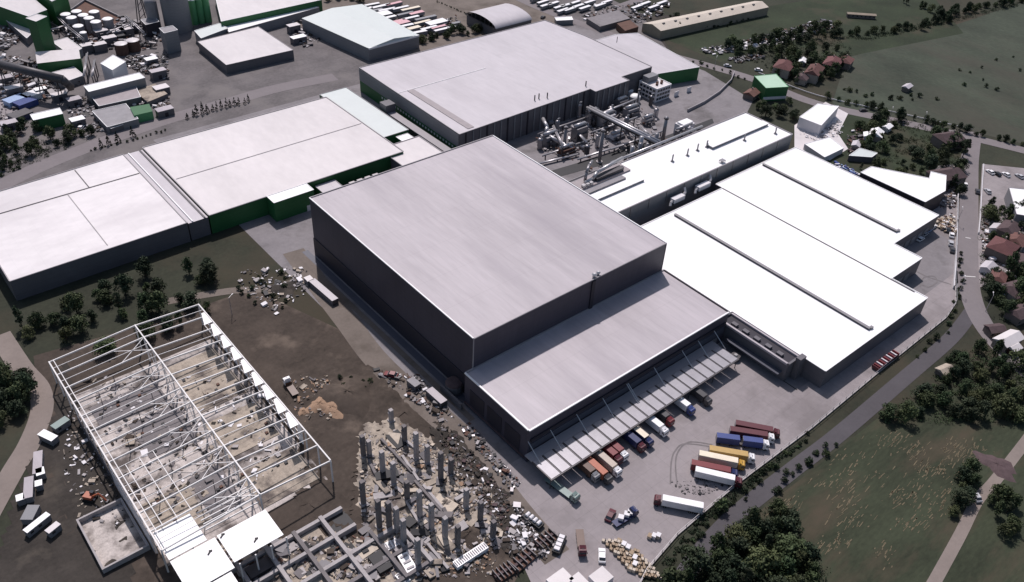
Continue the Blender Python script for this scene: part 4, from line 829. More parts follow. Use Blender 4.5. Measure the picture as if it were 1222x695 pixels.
for i, (a, b) in enumerate(BEAMS):
    A, B = at(*a,0.6), at(*b,0.6); t = thing('precast_beam', 'long grey precast beam lying between columns on the sandy site', 'beam', ((A.x+B.x)/2,(A.y+B.y)/2,0), group='precast beams lying on the site')
    part('beam', MB().bar(A+Vector((0,0,0.3)),B+Vector((0,0,0.3)),0.9,1.0), 'concrete' if i % 3 else 'concrete_dark', t)
    for k in (0.15,0.85): q = A.lerp(B,k); part('bearer', MB().box(q.x-0.7,q.x+0.7,q.y-0.25,q.y+0.25,0,0.38), 'timber', t)
# stacked white ribbed slabs
def slab_stack(a, b, w, n, label, m='roof_white', ribs=14):
    A, B = at(*a,1.0), at(*b,1.0); ang = math.atan2(B.y-A.y,B.x-A.x); L = (B-A).length; mid = (A+B)/2
    t = thing('slab_stack', label, 'slabs', (mid.x,mid.y,0))
    for k in range(n): 
        s_ = part('slab', MB().obox(mid.xy, L, w, 0.3, ang, 0.3+k*0.42), m, t)
    d = Vector((math.cos(ang),math.sin(ang),0))
    for k in range(ribs):
        q = mid+d*(L*((k+0.5)/ribs-0.5)); part('rib', MB().obox(q.xy, L/ribs*0.3, w*0.7, 0.18, ang, 0.31+n*0.42), 'coping_grey', t)
slab_stack((543,676),(580,652),2.6,4,'stack of white ribbed slabs near the dark spoil at the bottom',ribs=16)
slab_stack((480,662),(492,682),3.4,3,'bright white slabs stacked beside the concrete beams',ribs=3)
slab_stack((456,655),(475,646),3.0,2,'short white slab pile left of the precast columns',ribs=5)
slab_stack((475,684),(486,695),2.6,2,'white ribbed boards at the bottom edge of the site',ribs=6)
for i, (a, b) in enumerate((((610,682),(636,660)),((640,655),(662,638)),((590,692),(612,678)))):
    A, B = at(*a), at(*b); mid = (A+B)/2; ang = math.atan2(B.y-A.y,B.x-A.x); t = thing('rebar_rack', ('middle','upper','lowest')[i]+' rusty rack of red steel bars in the row beside the truck yard', 'rack', mid)
    part('bed', MB().obox(mid.xy,(B-A).length*0.9,4.2,0.8,ang,0.1), 'rust', t); part('bars', MB().obox(mid.xy,(B-A).length*0.95,0.9,0.6,ang,0.92), 'tile_dark', t)
    for k in range(5): q = A.lerp(B,0.1+0.2*k); part('stanchion', MB().obox(q.xy,0.25,4.4,2.0,ang,0.1), 'metal_dark', t)

# ================================================================== VEHICLES
WHEEL = mesh_of('wheel', MB().cyl((0,-0.18,0),(0,0.18,0),0.5,0.5,12), MATS['tyre'], smooth=False)
RIM = mesh_of('rim', MB().cyl((0,-0.2,0),(0,0.2,0),0.24,0.24,8), MATS['metal'])
def wheel(par, x, y, s=1.0):
    o = ppart('wheel', WHEEL, par, (x,y,0.5*s)); o.scale = (s,s,s); r = ppart('rim', RIM, o)
def bevel_box(x0,x1,y0,y1,z0,z1,b=0.15):
    pts = [(x0+b,z0),(x1-b,z0),(x1,z0+b),(x1,z1-b*2.5),(x1-b*2,z1),(x0+b*0.5,z1),(x0,z1-b*0.5),(x0,z0+b)]
    n = len(pts); v = [(x,y0,z) for x,z in pts]+[(x,y1,z) for x,z in pts]
    return v, [(i,n+i,n+(i+1)%n,(i+1)%n) for i in range(n)]+[tuple(range(n)),tuple(range(2*n-1,n-1,-1))]
def cab(t, x, cc, w=2.45):
    c = lpart('cab', MB().add(*bevel_box(x,x+2.2,-w/2,w/2,0.75,3.35,0.2)), paint(cc), t)
    lpart('windscreen', MB().add([(x+2.205,-1.05,1.9),(x+2.205,1.05,1.9),(x+2.205,1.05,2.75),(x+2.205,-1.05,2.75)],[(0,1,2,3)]), 'glass', c)
    lpart('roof_hatch', MB().box(x+0.7,x+1.3,-0.4,0.4,3.36,3.44), 'black', c)
    lpart('air_deflector', MB().add([(x+0.1,-1.0,3.36),(x+1.3,-1.0,3.36),(x+1.3,1.0,3.36),(x+0.1,1.0,3.36),(x+0.1,-1.0,3.85),(x+0.1,1.0,3.85)],[(0,4,5,3),(1,2,5,4),(0,1,4),(3,5,2)]), paint(cc), c)
    for s in (-1,1):
        lpart('side_window', MB().box(x+1.0,x+1.8,s*(w/2+0.005)-0.01,s*(w/2+0.005)+0.01,1.95,2.7), 'glass', c)
        lpart('mirror', MB().box(x+1.9,x+2.05,s*(w/2+0.25)-0.08,s*(w/2+0.25)+0.08,1.9,2.6), 'black', c)
    return c
def box_body(t, x0, x1, col, kind='box', name='trailer_body', top=None):
    w = 2.55
    if kind == 'flat':
        b = lpart(name, MB().box(x0,x1,-w/2,w/2,1.05,1.3), paint(col), t); lpart('headboard', MB().box(x1-0.15,x1,-w/2,w/2,1.31,2.4), paint(col), b)
    else:
        b = lpart(name, MB().box(x0,x1,-w/2,w/2,1.15,3.95), paint(col), t)
        lpart('roof_sheet', MB().box(x0+0.05,x1-0.05,-w/2+0.06,w/2-0.06,3.96,4.0), paint(top or col), b)
        for k in range(1,6): x = x0+(x1-x0)*k/6; lpart('side_post', MB().box(x-0.05,x+0.05,-w/2-0.03,w/2+0.03,1.2,3.9), paint(col), b)
        lpart('door_frame', MB().box(x0-0.05,x0-0.005,-w/2+0.1,w/2-0.1,1.25,3.85), 'metal', b)
    return b
def lorry(px_rear, px_front, tc, cc, label, grp=None, kind='box', top=None, z=3.9, split=False, L=16.2, loc=None, ang=None):
    if loc is None:
        A, B = at(*px_rear,z), at(*px_front,z); mid = (A+B)/2; ang = math.atan2(B.y-A.y,B.x-A.x)
    else: mid = Vector((*loc,0))
    t = thing('lorry', label, 'lorry', (mid.x,mid.y,0), ang, grp)
    h = L/2
    cab(t, h-2.25, cc)
    lpart('chassis', MB().box(-h+0.4,h-2.3,-0.5,0.5,0.7,1.03), 'metal_dark', t)
    if split:
        box_body(t, -0.1, h-2.5, tc, kind, 'cargo_body', top); box_body(t, -h, -1.3, tc, kind, 'trailer_body', top); lpart('drawbar', MB().box(-1.3,-0.1,-0.15,0.15,0.8,1.0), 'black', t)
    else: box_body(t, -h, h-2.7, tc, kind, 'trailer_body', top)
    for x in (h-1.2,h-3.9)+((-h+1.4,-h+2.7,-h+4.0) if not split else (-h+1.2,-h+5.6,1.4)):
        for s in (-1,1): wheel(t, x, s*1.08)
    return t
# parked in the yard
lorry((876,512),(921,519),'dark_red','white','dark red lorry with white cab at the back of the parked row')
lorry((884,505),(926,513),'dark_red','dark_red','dark red lorry with dark red cab farthest in the parked row')
lorry((858,519.5),(917,527),'blue','white','blue two-part lorry and trailer with white cab in the parked row', split=True, L=19)
lorry((851,535),(898,543),'ochre','white','ochre yellow lorry with white cab in the parked row', top='ochre')
lorry((838,541),(887,551),'cream','yellow','cream lorry with yellow cab in the parked row')
lorry((829,552),(878,562),'red','navy','red lorry with dark blue cab near the front of the parked row')
lorry((837,561),(880,571),'white','dark_red','white lorry nearest the camera in the parked row')
lorry((838,603),(783,592),'white','dark_red','white box lorry with red cab parked alone by the fence')
# at the dock: noses out, tails under the canopy
DOCK = [((712,568),'brown','grey','brown lorry under the canopy left of the orange one'),((727,571),'orange','dark_grey','orange lorry backed under the lorry canopy'),((738,562),'beige','white','beige lorry with bright white cab backed under the canopy'),
        ((739,548),'red','dark_red','red lorry with dark red cab backed under the canopy'),((746,543),'red','white','red lorry with white cab backed under the canopy'),((767,533),'navy','dark_red','dark blue lorry with red cab backed under the canopy'),
        ((776,527),'navy','navy','dark blue lorry with a pale roof backed under the canopy'),((794,514),'white','white','white lorry with white cab backed under the canopy'),((801,502),'dark_grey','red','grey lorry with red cab beyond the white one at the dock'),
        ((826,489),'white','blue','white lorry with blue cab toward the inner end of the dock'),((846,478),'dark_grey','dark_grey','dark grey lorry nearest the inner end of the dock')]
for (px, tc, cc, lab) in DOCK:
    q = at(*px,3.0); lorry(None, None, tc, cc, lab, 'lorries backed onto the dock', loc=(q.x,q.y+7.2), ang=-math.pi/2, top='cream' if 'pale' in lab else None)
q = at(684,594,1.3); lorry(None, None, 'sea_green','sea_green','grey green flatbed lorry at the left end of the dock', loc=(q.x-0.5,q.y+5), ang=-math.pi/2+0.12, kind='flat', L=14)
lorry((692,634),(695,660),'rust' if False else 'brown','dark_red','dark red flatbed lorry standing in the near yard', kind='flat', L=10, z=1.5)
lorry((735,624),(757,611),'navy','navy','dark blue flatbed lorry loaded with white crates in the yard', kind='flat', L=9.5, z=1.5)
for k, (px, py) in enumerate(((741,618),(748,614),(752,612),(756,610))):
    q = at(px,py,2); t = thing('crate', 'white crate on the dark blue flatbed lorry', 'crate', (q.x,q.y,1.35), group='white crates on the flatbed'); part('box', MB().obox(q.xy,1.7,1.7,1.2,0.6,1.36), 'clad_white', t); part('lid', MB().obox(q.xy,1.8,1.8,0.12,0.6,2.57), 'clad_white', t)
# black trailer with white rolls, site truck
q = at(636,624); t = thing('roll_trailer', 'black trailer carrying white rolls beside the lane', 'trailer', q, -math.pi/2+0.15)
lpart('tub', MB().box(-3.6,3.6,-1.4,1.4,0.6,1.7), 'black', t)
for k in range(4): lpart('roll', MB().cyl((-2.4+k*1.6,-0.8,2.1),(-2.4+k*1.6,0.8,2.1),0.65,0.65,10), 'clad_white', t)
for s in (-1,1):
    for x in (-1.2,1.2): wheel(t, x, s*1.3, 0.9)
q = at(667,652); t = thing('roll_trailer', 'dark trailer with white sacks beside the rubbish heap', 'trailer', q, 0.5)
lpart('tub', MB().box(-3.6,3.6,-1.3,1.3,0.6,1.6), 'black', t)
for k in range(4): lpart('sack', MB().box(-3+k*1.6,-1.8+k*1.6,-0.9,0.9,1.61,2.3), 'clad_white', t)
for s in (-1,1): wheel(t, 0, s*1.2, 0.9)
lorry((354,472),(340,452),'brown','white','dump truck with white cab on the dirt beside the steel frame', kind='flat', L=9, z=1.5)
lorry((548,492),(505,456),'grey','white','grey box lorry parked along the tall warehouse lane', z=3.9, L=15) if False else None
def car(px, py, ang, col, label, s=1.0, grp=None, z0=0.0):
    q = at(px,py); t = thing('car', label, 'car', (q.x,q.y,z0), ang, grp)
    prof = [(-2.1,0.35),(2.1,0.35),(2.15,0.75),(1.2,0.95),(-1.95,1.0),(-2.15,0.8)]
    n = len(prof); v = [(x,-0.88,z) for x,z in prof]+[(x,0.88,z) for x,z in prof]
    lpart('body', MB().add(v,[(i,(i+1)%n,n+(i+1)%n,n+i)[::-1] for i in range(n)]+[tuple(range(n)),tuple(range(2*n-1,n-1,-1))]), paint(col), t)
    pr2 = [(1.1,0.96),(0.45,1.46),(-1.2,1.48),(-1.85,1.0)]; n = 4; v = [(x,-0.78,z) for x,z in pr2]+[(x,0.78,z) for x,z in pr2]
    c = lpart('cabin', MB().add(v,[(i,(i+1)%n,n+(i+1)%n,n+i)[::-1] for i in range(n)]+[tuple(range(n)),tuple(range(2*n-1,n-1,-1))]), 'glass', t)
    lpart('roof', MB().box(-1.2,0.45,-0.76,0.76,1.47,1.52), paint(col), c)
    for x in (-1.3,1.35):
        for sd_ in (-1,1): wheel(t, x, sd_*0.8, 0.62)
    t.scale = (s,s,s); return t
CARS = [(1181,207,1.2,'white','white car at the left end of the car park'),(1189,209,1.2,'black','black car beside the white one in the car park'),(1200,210,1.2,'white','second white car in the back row of the car park'),(1216,212,1.2,'silver','silver car at the right of the back row in the car park'),
        (1178,230,0.9,'silver','silver car by the car park entrance wall'),(1166,230,0.5,'dark_grey','dark car driving on the side road'),(1184,305,2.0,'white','white car by the red roofed house'),(1151,222,0.6,'white','white car outside the side yard wall'),
        (1163,594,1.0,'silver','pale car on the narrow field lane'),(728,617,0.4,'dark_red','dark red pick-up beside the blue flatbed'),(467,449,2.2,'red','small red car at the top of the access lane'),(718,665,0.8,'white','white van body parked by the timber stacks'),
        (905,85,-0.9,'white','white van on the far main road'),(868,80,-0.9,'silver','silver car on the far main road'),(1030,133,-0.5,'dark_grey','dark car under the roadside trees on the main road'),(1010,640,0,'silver','') ,
        (1135,282,0.5,'white','white car parked along the side yard wall'),(1134,292,0.5,'silver','silver car parked along the side yard wall'),(1136,300,0.5,'dark_grey','dark car parked along the side yard wall'),(1131,276,0.5,'black','black car parked along the side yard wall'),
        (710,8,0.6,'white','white car waiting at the far junction'),(648,22,0.4,'dark_grey','dark car by the white shelter at the junction'),(97,154,0.9,'white','white car at the plant gate beside the road')]
for (px,py,a,c,lab) in CARS:
    if lab: car(px,py,a,c,lab,1.25)
for i, (px,py,a,c) in enumerate(((1098,287,0.0,'white'),(1103,281,0.0,'silver'),(1108,276,0.0,'pale_blue'),(1113,272,0.0,'white'))):
    car(px,py,a,c,('lowest white','second silver','third pale blue','topmost white')[i]+' car in the yard row against the stepped hall wall',1.2)
# fence along the yard
fe = thing('yard_fence', 'long grey fence on a low kerb wall along the near side of the truck yard', 'fence', (200,90,0))
fpth = [Vector((x,y,0)) for x,y in FENCE]
for i in range(len(fpth)-1):
    a, b = fpth[i], fpth[i+1]; L = (b-a).length; n = max(1,int(L/4.5)); d = (b-a).normalized()
    part('kerb_wall', MB().bar(a+Vector((0,0,0.3)),b+Vector((0,0,0.3)),0.4,0.6), 'concrete', fe)
    part('rail', MB().bar(a+Vector((0,0,2.1)),b+Vector((0,0,2.1)),0.12,0.12), 'metal_bright', fe)
    for k in range(n): q = a.lerp(b,k/n); part('post', MB().box(q.x-0.08,q.x+0.08,q.y-0.08,q.y+0.08,0.6,2.2), 'metal', fe)
# lamp posts
def lamp(px, py, h, label, m='metal_bright', ang=0.5):
    p = at(px,py); t = thing('lamp_post', label, 'lamp post', p); part('pole', MB().cyl(p,(p.x,p.y,h),0.16,0.10,6), m, t)
    d = Vector((math.cos(ang),math.sin(ang),0)); part('arm', MB().bar((p.x,p.y,h),(p.x+d.x*2,p.y+d.y*2,h+0.3),0.12), m, t); part('lantern', MB().obox((p.x+d.x*2.3,p.y+d.y*2.3),0.9,0.35,0.15,ang,h+0.2), 'clad_white', t)
for i, (px,py) in enumerate(((277,376),(1141,268),(1176,372),(1143,352),(852,84),(760,58),(1060,146),(1100,152))):
    lamp(px,py,9,('pale lamp post on the scrub left of the tall warehouse','lamp post beside the side yard wall','lamp post at the bend of the side road','lamp post at the corner of the stepped hall yard','lamp post on the far main road by the junction scrap','lamp post behind the grey hall','lamp post on the main road above the white house','lamp post on the main road near the dark roofed house')[i])
# timber and pallet stacks in the near yard
TI = 0
for i in range(5):
    for j in range(9):
        A = at(722+i*7+j*4.6, 646-i*0.5+j*5.0+i*1.2, 0.6)
        if (i, j) in ((0,8),(4,0),(4,1)): continue
        t = thing('timber_bundle', 'pale timber bundle in the block stacked near the bottom of the yard', 'timber', (A.x,A.y,0), group='timber bundles in the yard')
        part('bundle', MB().obox(A.xy,2.0,0.95,random.choice((0.8,1.1,1.4)),-1.1+random.gauss(0,0.05),0.15), random.choice(('timber','timber_pale','timber_pale','timber')), t); part('strap', MB().obox(A.xy,0.12,1.0,1.45,-1.1,0.14), 'black', t)
for i, (px,py) in enumerate(((738,648),(744,652),(749,656),(775,642),(780,642),(785,642),(753,662),(757,668),(757,676),(751,680))):
    q = at(px,py); t = thing('pallet_stack', 'pale pallet stack between the timber block and the fence', 'pallets', q, group='pallet stacks by the fence')
    part('stack', MB().obox(q.xy,1.6,1.3,1.3+0.2*(i%3),0.4,0.02), 'timber_pale' if i % 2 else 'clad_white', t); part('cover', MB().obox(q.xy,1.7,1.4,0.1,0.4,1.35+0.2*(i%3)), 'clad_white' if i % 3 else 'timber', t)
for i, (px,py,L) in enumerate(((667,690,7),(690,692,4),(716,687,6))):
    q = at(px,py,2.5); hall('cream_cabin', ('wide','small','pinkish')[i]+' cream roofed cabin at the bottom edge of the truck yard', 'cabin', rect(q.x-L/2,q.x+L/2,q.y-3,q.y+2), 2.6, 'clad_white', 'roof_cream', cop=None)
# site cabins along the haul road
CAB = [((57,520),2.0,6.5,2.7,'roof_white','tall white site cabin at the upper end of the row by the haul road'),((45,552),1.25,10,2.6,'roof_grey','long grey roofed site cabin beside the haul road'),((48,563),1.4,3.2,2.4,'roof_white','small white site cabin against the long grey one'),
       ((34,582),1.25,9,2.6,'roof_grey','second grey roofed site cabin down the haul road'),((24,594),1.4,2.6,2.2,'roof_white','white end cabin with dark doorway beside the haul road'),((46,577),1.3,2.4,2.0,'roof_white','narrow white cabin behind the second grey one'),
       ((36,612),0.9,5.5,3.6,'clad_grey','open topped grey skip at the lower end of the cabin row'),((44,624),0.35,8,2.0,'roof_white','white lidded container below the open skip'),((63,630),0.35,4,2.0,'roof_cream','cream lidded box at the bottom of the cabin row'),((72,505),0.3,5.5,2.8,'sea','grey flat van body beside the top site cabin')]
for (p_, a, L, w, m, lab) in CAB:
    q = at(*p_,2.6); t = thing('site_cabin', lab, 'cabin', (q.x,q.y,0), a)
    m = paint('sea_green') if m == 'sea' else m
    lpart('body', MB().box(-L/2,L/2,-w/2,w/2,0.2,2.7), 'clad_grey', t); lpart('roof', MB().box(-L/2-0.1,L/2+0.1,-w/2-0.1,w/2+0.1,2.72,2.85), m, t)
    for k in range(max(1,int(L/3))): lpart('window', MB().box(-L/2+0.8+k*2.8,-L/2+1.9+k*2.8,-w/2-0.04,-w/2-0.01,1.2,2.1), 'glass', t)
    lpart('door', MB().box(L/2-1.2,L/2-0.3,w/2+0.01,w/2+0.05,0.25,2.2), 'clad_mid', t)
# containers and trailer along the tall warehouse lane
for i, (a, b, m, lab) in enumerate((((372,334),(400,358),'roof_pale','long pale roofed container beside the tall warehouse wall'),((366,330),(371,335),'roof_cream','short pale container end behind the long one'),((512,464),(530,480),'roof_grey','grey box container along the lane under the tall warehouse'),((489,452),(499,460),'steam_grey','old grey cabin on the lane beside the parts heap'))):
    A, B = at(*a,2.7), at(*b,2.7); mid = (A+B)/2; t = thing('container', lab, 'container', (mid.x,mid.y,0), math.atan2(B.y-A.y,B.x-A.x)); L = max(3,(B-A).length)
    lpart('body', MB().box(-L/2,L/2,-1.5,1.5,0.15,2.7), 'clad_mid', t); lpart('roof', MB().box(-L/2,L/2,-1.55,1.55,2.72,2.8), m, t); lpart('door', MB().box(L/2+0.01,L/2+0.08,-1.2,1.2,0.3,2.5), 'metal_dark', t)
q = at(542,466); t = thing('pump_house', 'dark domed pump house between lane and dock warehouse', 'pump house', q)
part('body', MB().cyl(q,(q.x,q.y,4),3.4,3.4,14,False), 'clad_mid', t); part('cap', MB().dome((q.x,q.y,4.02),3.5,1.2,14), 'tile_dark', t)
part('wing_wall', MB().box(q.x-4.4,q.x-3.6,q.y-10,q.y+3,0,3), 'clad_mid', t)
# excavator
q = at(108,596); t = thing('excavator', 'orange red excavator working beside the concrete basin', 'excavator', q, -0.9)
lpart('body', MB().box(-1.6,1.4,-1.2,1.2,1.1,2.3), paint('orange'), t); lpart('cab', MB().box(0.2,1.4,0.2,1.2,2.31,3.3), 'glass', t)
lpart('boom', MB().bar((1.2,-0.3,2.0),(4.2,-0.3,4.4),0.5).bar((4.2,-0.3,4.4),(6.2,-0.3,1.6),0.4), paint('orange'), t); lpart('bucket', MB().box(5.8,6.9,-0.9,0.3,0.4,1.6), 'metal_dark', t)
for s in (-1,1): lpart('track', MB().box(-2.0,1.9,s*1.1-0.35,s*1.1+0.35,0.05,1.05), 'black', t)
# trailers parked in the yard at the top
k_ = 0
TR = [(438,10,'white',9,2.6),(428,13,'white',10,5),(455,7,'white',16,3),(470,4,'pink',14,3),(490,10,'cream',16,3),(497,15,'pink',12,4),(478,26,'pink',12,8),(457,16,'white',12,8),(508,21,'grey',18,2.8),(521,26,'white',16,7),(527,31,'pink',18,2.6),(531,34,'white',18,2.6),(494,33,'cream',10,4),(500,38,'white',12,3),(466,20,'white',9,3)]
TR += [(448,12,'grey',12,2.6),(462,11,'white',14,2.6),(478,9,'white',14,2.6),(484,16,'grey',14,2.6),(490,21,'white',14,2.6),(504,26,'cream',14,2.6),(512,33,'white',14,2.6),(486,30,'white',10,3),(540,28,'grey',12,2.6),(444,5,'white',12,2.6)]
for (px,py,c,L,w) in TR:
    q = at(px,py,3.2); t = thing('trailer', 'pale roofed trailer parked in the rows beside the mint roofed hall' if c != 'grey' else 'grey roofed trailer among the pale ones beside the mint roofed hall', 'trailer', (q.x,q.y,0), 0.03*random.gauss(0,1), group='trailers parked beside the mint hall')
    lpart('body', MB().box(-L/2,L/2,-w/2,w/2,0.9,3.2), paint('grey'), t); lpart('roof_sheet', MB().box(-L/2-0.05,L/2+0.05,-w/2-0.05,w/2+0.05,3.22,3.3), paint(c), t); lpart('axle_box', MB().box(-L/2+0.6,-L/2+3,-w/2+0.2,w/2-0.2,0.1,0.88), 'black', t)
TR2 = [(648,2),(652,6),(686,3),(690,7),(704,2),(716,6),(724,2),(640,-2),(760,8),(770,4),(780,8),(790,3),(668,8),(672,12),(676,6),(680,11),(660,4),(698,9)]
for (px,py) in TR2:
    q = at(px,py,2.8); t = thing('trailer', 'white trailer in the row beyond the far junction', 'trailer', (q.x,q.y,0), 0.1, group='trailers beyond the far junction'); lpart('body', MB().box(-6,6,-1.3,1.3,0.9,3.0), paint('grey'), t); lpart('roof_sheet', MB().box(-6.05,6.05,-1.35,1.35,3.02,3.1), paint('white'), t)
# ================================================================== HOUSES on the right
def house(px, py, L, w, h, ang, wall, roof, label, hip=0.0, chim=True, over=0.5):
    q = at(px,py,h); t = thing('house', label, 'house', (q.x,q.y,0), ang)
    lpart('wall', MB().box(-L/2,L/2,-w/2,w/2,0,h), wall, t)
    rh = w*0.27; o = over; e = hip*w/2
    r = lpart('roof', MB().add([(-L/2-o,-w/2-o,h),(L/2+o,-w/2-o,h),(L/2+o,w/2+o,h),(-L/2-o,w/2+o,h),(-L/2-o+e,0,h+rh),(L/2+o-e,0,h+rh)],[(0,1,5,4),(2,3,4,5),(1,2,5),(3,0,4),(3,2,1,0)]), roof, t)
    if chim: lpart('chimney', MB().box(L*0.2,L*0.2+0.7,0.5,1.2,h+rh*0.5,h+rh+0.9), 'plaster', r)
    nf = max(1,int(h/2.8))
    for f_ in range(nf):
        for k in range(max(2,int(L/3))):
            x = -L/2+1+k*(L-2)/max(1,max(2,int(L/3))-1)-0.5
            for s in (-1,1):
                wn = lpart('window', MB().box(x,x+1.0,s*(w/2+0.03)-0.03,s*(w/2+0.03)+0.03,f_*2.8+1.0,f_*2.8+2.2), 'glass', t)
                lpart('sill', MB().box(x-0.1,x+1.1,s*(w/2+0.1)-0.1,s*(w/2+0.1)+0.1,f_*2.8+0.86,f_*2.8+0.98), 'plaster', wn)
    lpart('door', MB().box(L/2+0.005,L/2+0.07,-0.5,0.5,0.05,2.1), 'clad_tan', t)
    return t
house(936,78,15,11,6,0.35,'plaster','tile_red','red hip roofed house left of the pair by the main road',hip=0.8)
house(972,84,17,9,6,0.35,'plaster','tile_red','long red roofed house nearest the green shed by the main road',hip=0.3)
house(994,74,15,10,6,0.35,'plaster','tile_red','red roofed house behind the long one at the meadow edge',hip=0.6)
house(897,111,9,7,3.5,0.2,'plaster_dark','tile_red','small reddish roofed outbuilding in front of the green shed')
house(958,72,7,4,3,0.5,'clad_grey','roof_white','small white roofed shed behind the red roofed houses',chim=False)
house(1133,164,15,11,5.5,-0.35,'plaster_dark','tile_dark','dark roofed house among trees beside the main road',hip=0.4)
house(1130,208,18,11,6,-0.35,'plaster_dark','tile_dark','dark mauve roofed house behind the wedge building',hip=0.4)
house(1046,159,9,7,3.5,0.4,'plaster','roof_white','white roofed cottage among trees below the main road',chim=False)
house(1059,151,6,4,3,0.1,'clad_white','roof_white','small white outhouse behind the white roofed cottage',chim=False)
house(1035,161,5,3.5,2.6,0.6,'clad_white','roof_white','tiny white shed left of the white roofed cottage',chim=False)
house(1197,294,13,11,5.5,0.1,'plaster_dark','tile_red','red roofed house beside the side road',hip=0.9)
house(1205,272,12,8,5,0.1,'plaster_dark','tile_dark','dark roofed house behind the red one by the side road',hip=0.5)
house(1215,345,13,10,5,-0.3,'plaster','tile_dark','grey mauve roofed house in the trees at the right edge',hip=0.4)
house(1196,346,4,6,3,-0.3,'clad_white','roof_white','white porch block left of the grey mauve house',chim=False)
house(1204,404,12,6,4,-0.15,'plaster','roof_cream','long pale roofed house in the wood at the right',chim=False)
house(1210,414,5,4,3,-0.15,'rust','roof_cream','small pale roofed lean-to beside the long house in the wood',chim=False)
house(1214,286,10,8,5,0.1,'plaster','tile_red','dull red roofed house at the right edge beside the red one',hip=0.5)
house(1190,272,6,5,3,0.1,'clad_white','roof_pale','small pale shed in front of the dark roofed house by the side road',chim=False)
house(1218,372,10,7,4,-0.2,'plaster_dark','tile_dark','dark cottage in the trees below the grey mauve house',hip=0.4)
house(1010,72,11,8,5,0.3,'plaster_dark','tile_red','dull red roofed house farthest right of the meadow edge cluster',hip=0.6)
house(958,92,9,7,4,0.3,'plaster','tile_dark','brown roofed cottage in front of the long red roofed house',hip=0.5)
house(1022,172,6,4,3,0.4,'plaster','roof_pale','pale lean-to at the end of the garden junk',chim=False)
house(1222,312,11,8,4.5,0.2,'plaster','tile_dark','brown roofed house at the right edge below the red roofed pair',hip=0.5)
house(1180,318,7,5,3,0.1,'clad_white','roof_pale','pale garage on the verge of the side road',chim=False)
house(1192,330,8,6,4,0.3,'plaster_dark','tile_red','small dull red cottage between the side road and the wood',hip=0.5)
house(1224,258,9,7,4,0.0,'plaster','tile_dark','brown roofed house below the car park hall',hip=0.5)
house(1188,392,7,5,3,-0.5,'plaster_dark','tile_dark','dark outbuilding at the bend of the side road',chim=False)
house(1083,103,7,4,3,0.1,'plaster_dark','roof_pale','lone pale roofed hut in the far meadow',chim=False)
house(1028,17,22,3.5,3,-0.75,'plaster_dark','clad_tan','long low brown roofed barn at the meadow edge',chim=False)
house(1128,441,6,4,2.6,-0.2,'plaster_dark','sand','broken pale roofed hut at the edge of the wood',chim=False)
gsd = pbox('green_roof_shed', 'square green shed with pale green roof beside the far main road', 'shed', [(900,91),(926,88.5),(941,104),(914,105.5)], 9, 'clad_green', 'roof_green', cop=('clad_bright_green',))
q0 = W([(900,91),(926,88.5),(941,104),(914,105.5)],9)
part('white_skirt', MB().bar((*q0[3],2.0),(*q0[2],2.0),0.5,1.8), 'clad_white', gsd)
sheet('white_forecourt', W([(948,150),(985,122),(1012,136),(1000,160),(1012,178),(990,192),(948,176)]), 0.10, 'roof_cream')
pbox('white_depot', 'bright white depot shed on the pale forecourt', 'depot', [(954,140),(976,124),(1001,127),(980,150)], 7, 'clad_white', 'roof_white')
pbox('white_low_store', 'low white roof at the lower edge of the pale forecourt', 'store', [(960,172),(990,164),(1007,177),(984,188)], 3.5, 'clad_white', 'roof_white')
pbox('pale_green_store', 'low store with half pale green roof beside the forecourt', 'store', [(1013,186),(1026,177),(1047,183),(1040,188)], 3.5, 'clad_mid', 'roof_mint')
pbox('car_park_hall', 'white roofed hall with grey wall in the car park at the right edge', 'hall', [(1204,224),(1240,228),(1250,262),(1213,256)], 7, 'clad_grey', 'roof_white', cop=('coping_grey',))
t = thing('red_trailer', 'dark red slatted trailer on the strip between white hall and fence', 'trailer', at(1058,433)); A, B = at(1045,438,2), at(1070,420,2); ang = math.atan2(B.y-A.y,B.x-A.x); mid = (A+B)/2; L = (B-A).length
part('bed', MB().obox(mid.xy,L,3.0,1.6,ang,0.5), paint('dark_red'), t)
for k in range(9): q = A.lerp(B,(k+0.5)/9); part('slat', MB().obox(q.xy,0.5,2.8,0.5,ang,2.12), 'clad_white' if k % 2 else paint('red'), t)
for s in (0.2,0.8): q = A.lerp(B,s); part('wheel_set', MB().obox(q.xy,1.2,2.6,0.48,ang,0.0), 'tyre', t)
# wall on the right side of the side yard and along the side road
t = thing('boundary_wall', 'pale boundary wall between side yard and side road', 'wall', at(1145,250))
wpth = [at(*p) for p in ((1143,200),(1142,240),(1141,280),(1139,320),(1137,345))]
for i in range(4): part('wall_section', MB().bar(wpth[i]+Vector((0,0,1)),wpth[i+1]+Vector((0,0,1)),0.35,2.0), 'clad_white', t)
t = thing('boundary_wall', 'pale wall along the car park edge beside the side road', 'wall', at(1171,240))
wpth = [at(*p) for p in ((1173,198),(1171,225),(1169,260),(1167,280))]
for i in range(3): part('wall_section', MB().bar(wpth[i]+Vector((0,0,0.7)),wpth[i+1]+Vector((0,0,0.7)),0.35,1.4), 'clad_white', t)
t = thing('roadside_wall', 'grey retaining wall curving by the loading lane near the long hall', 'wall', at(848,130))
wpth = [at(*p) for p in ((820,134),(840,124),(858,112),(872,98),(876,88))]
for i in range(4): part('wall_section', MB().bar(wpth[i]+Vector((0,0,1)),wpth[i+1]+Vector((0,0,1)),0.5,2.0), 'coping_grey', t)
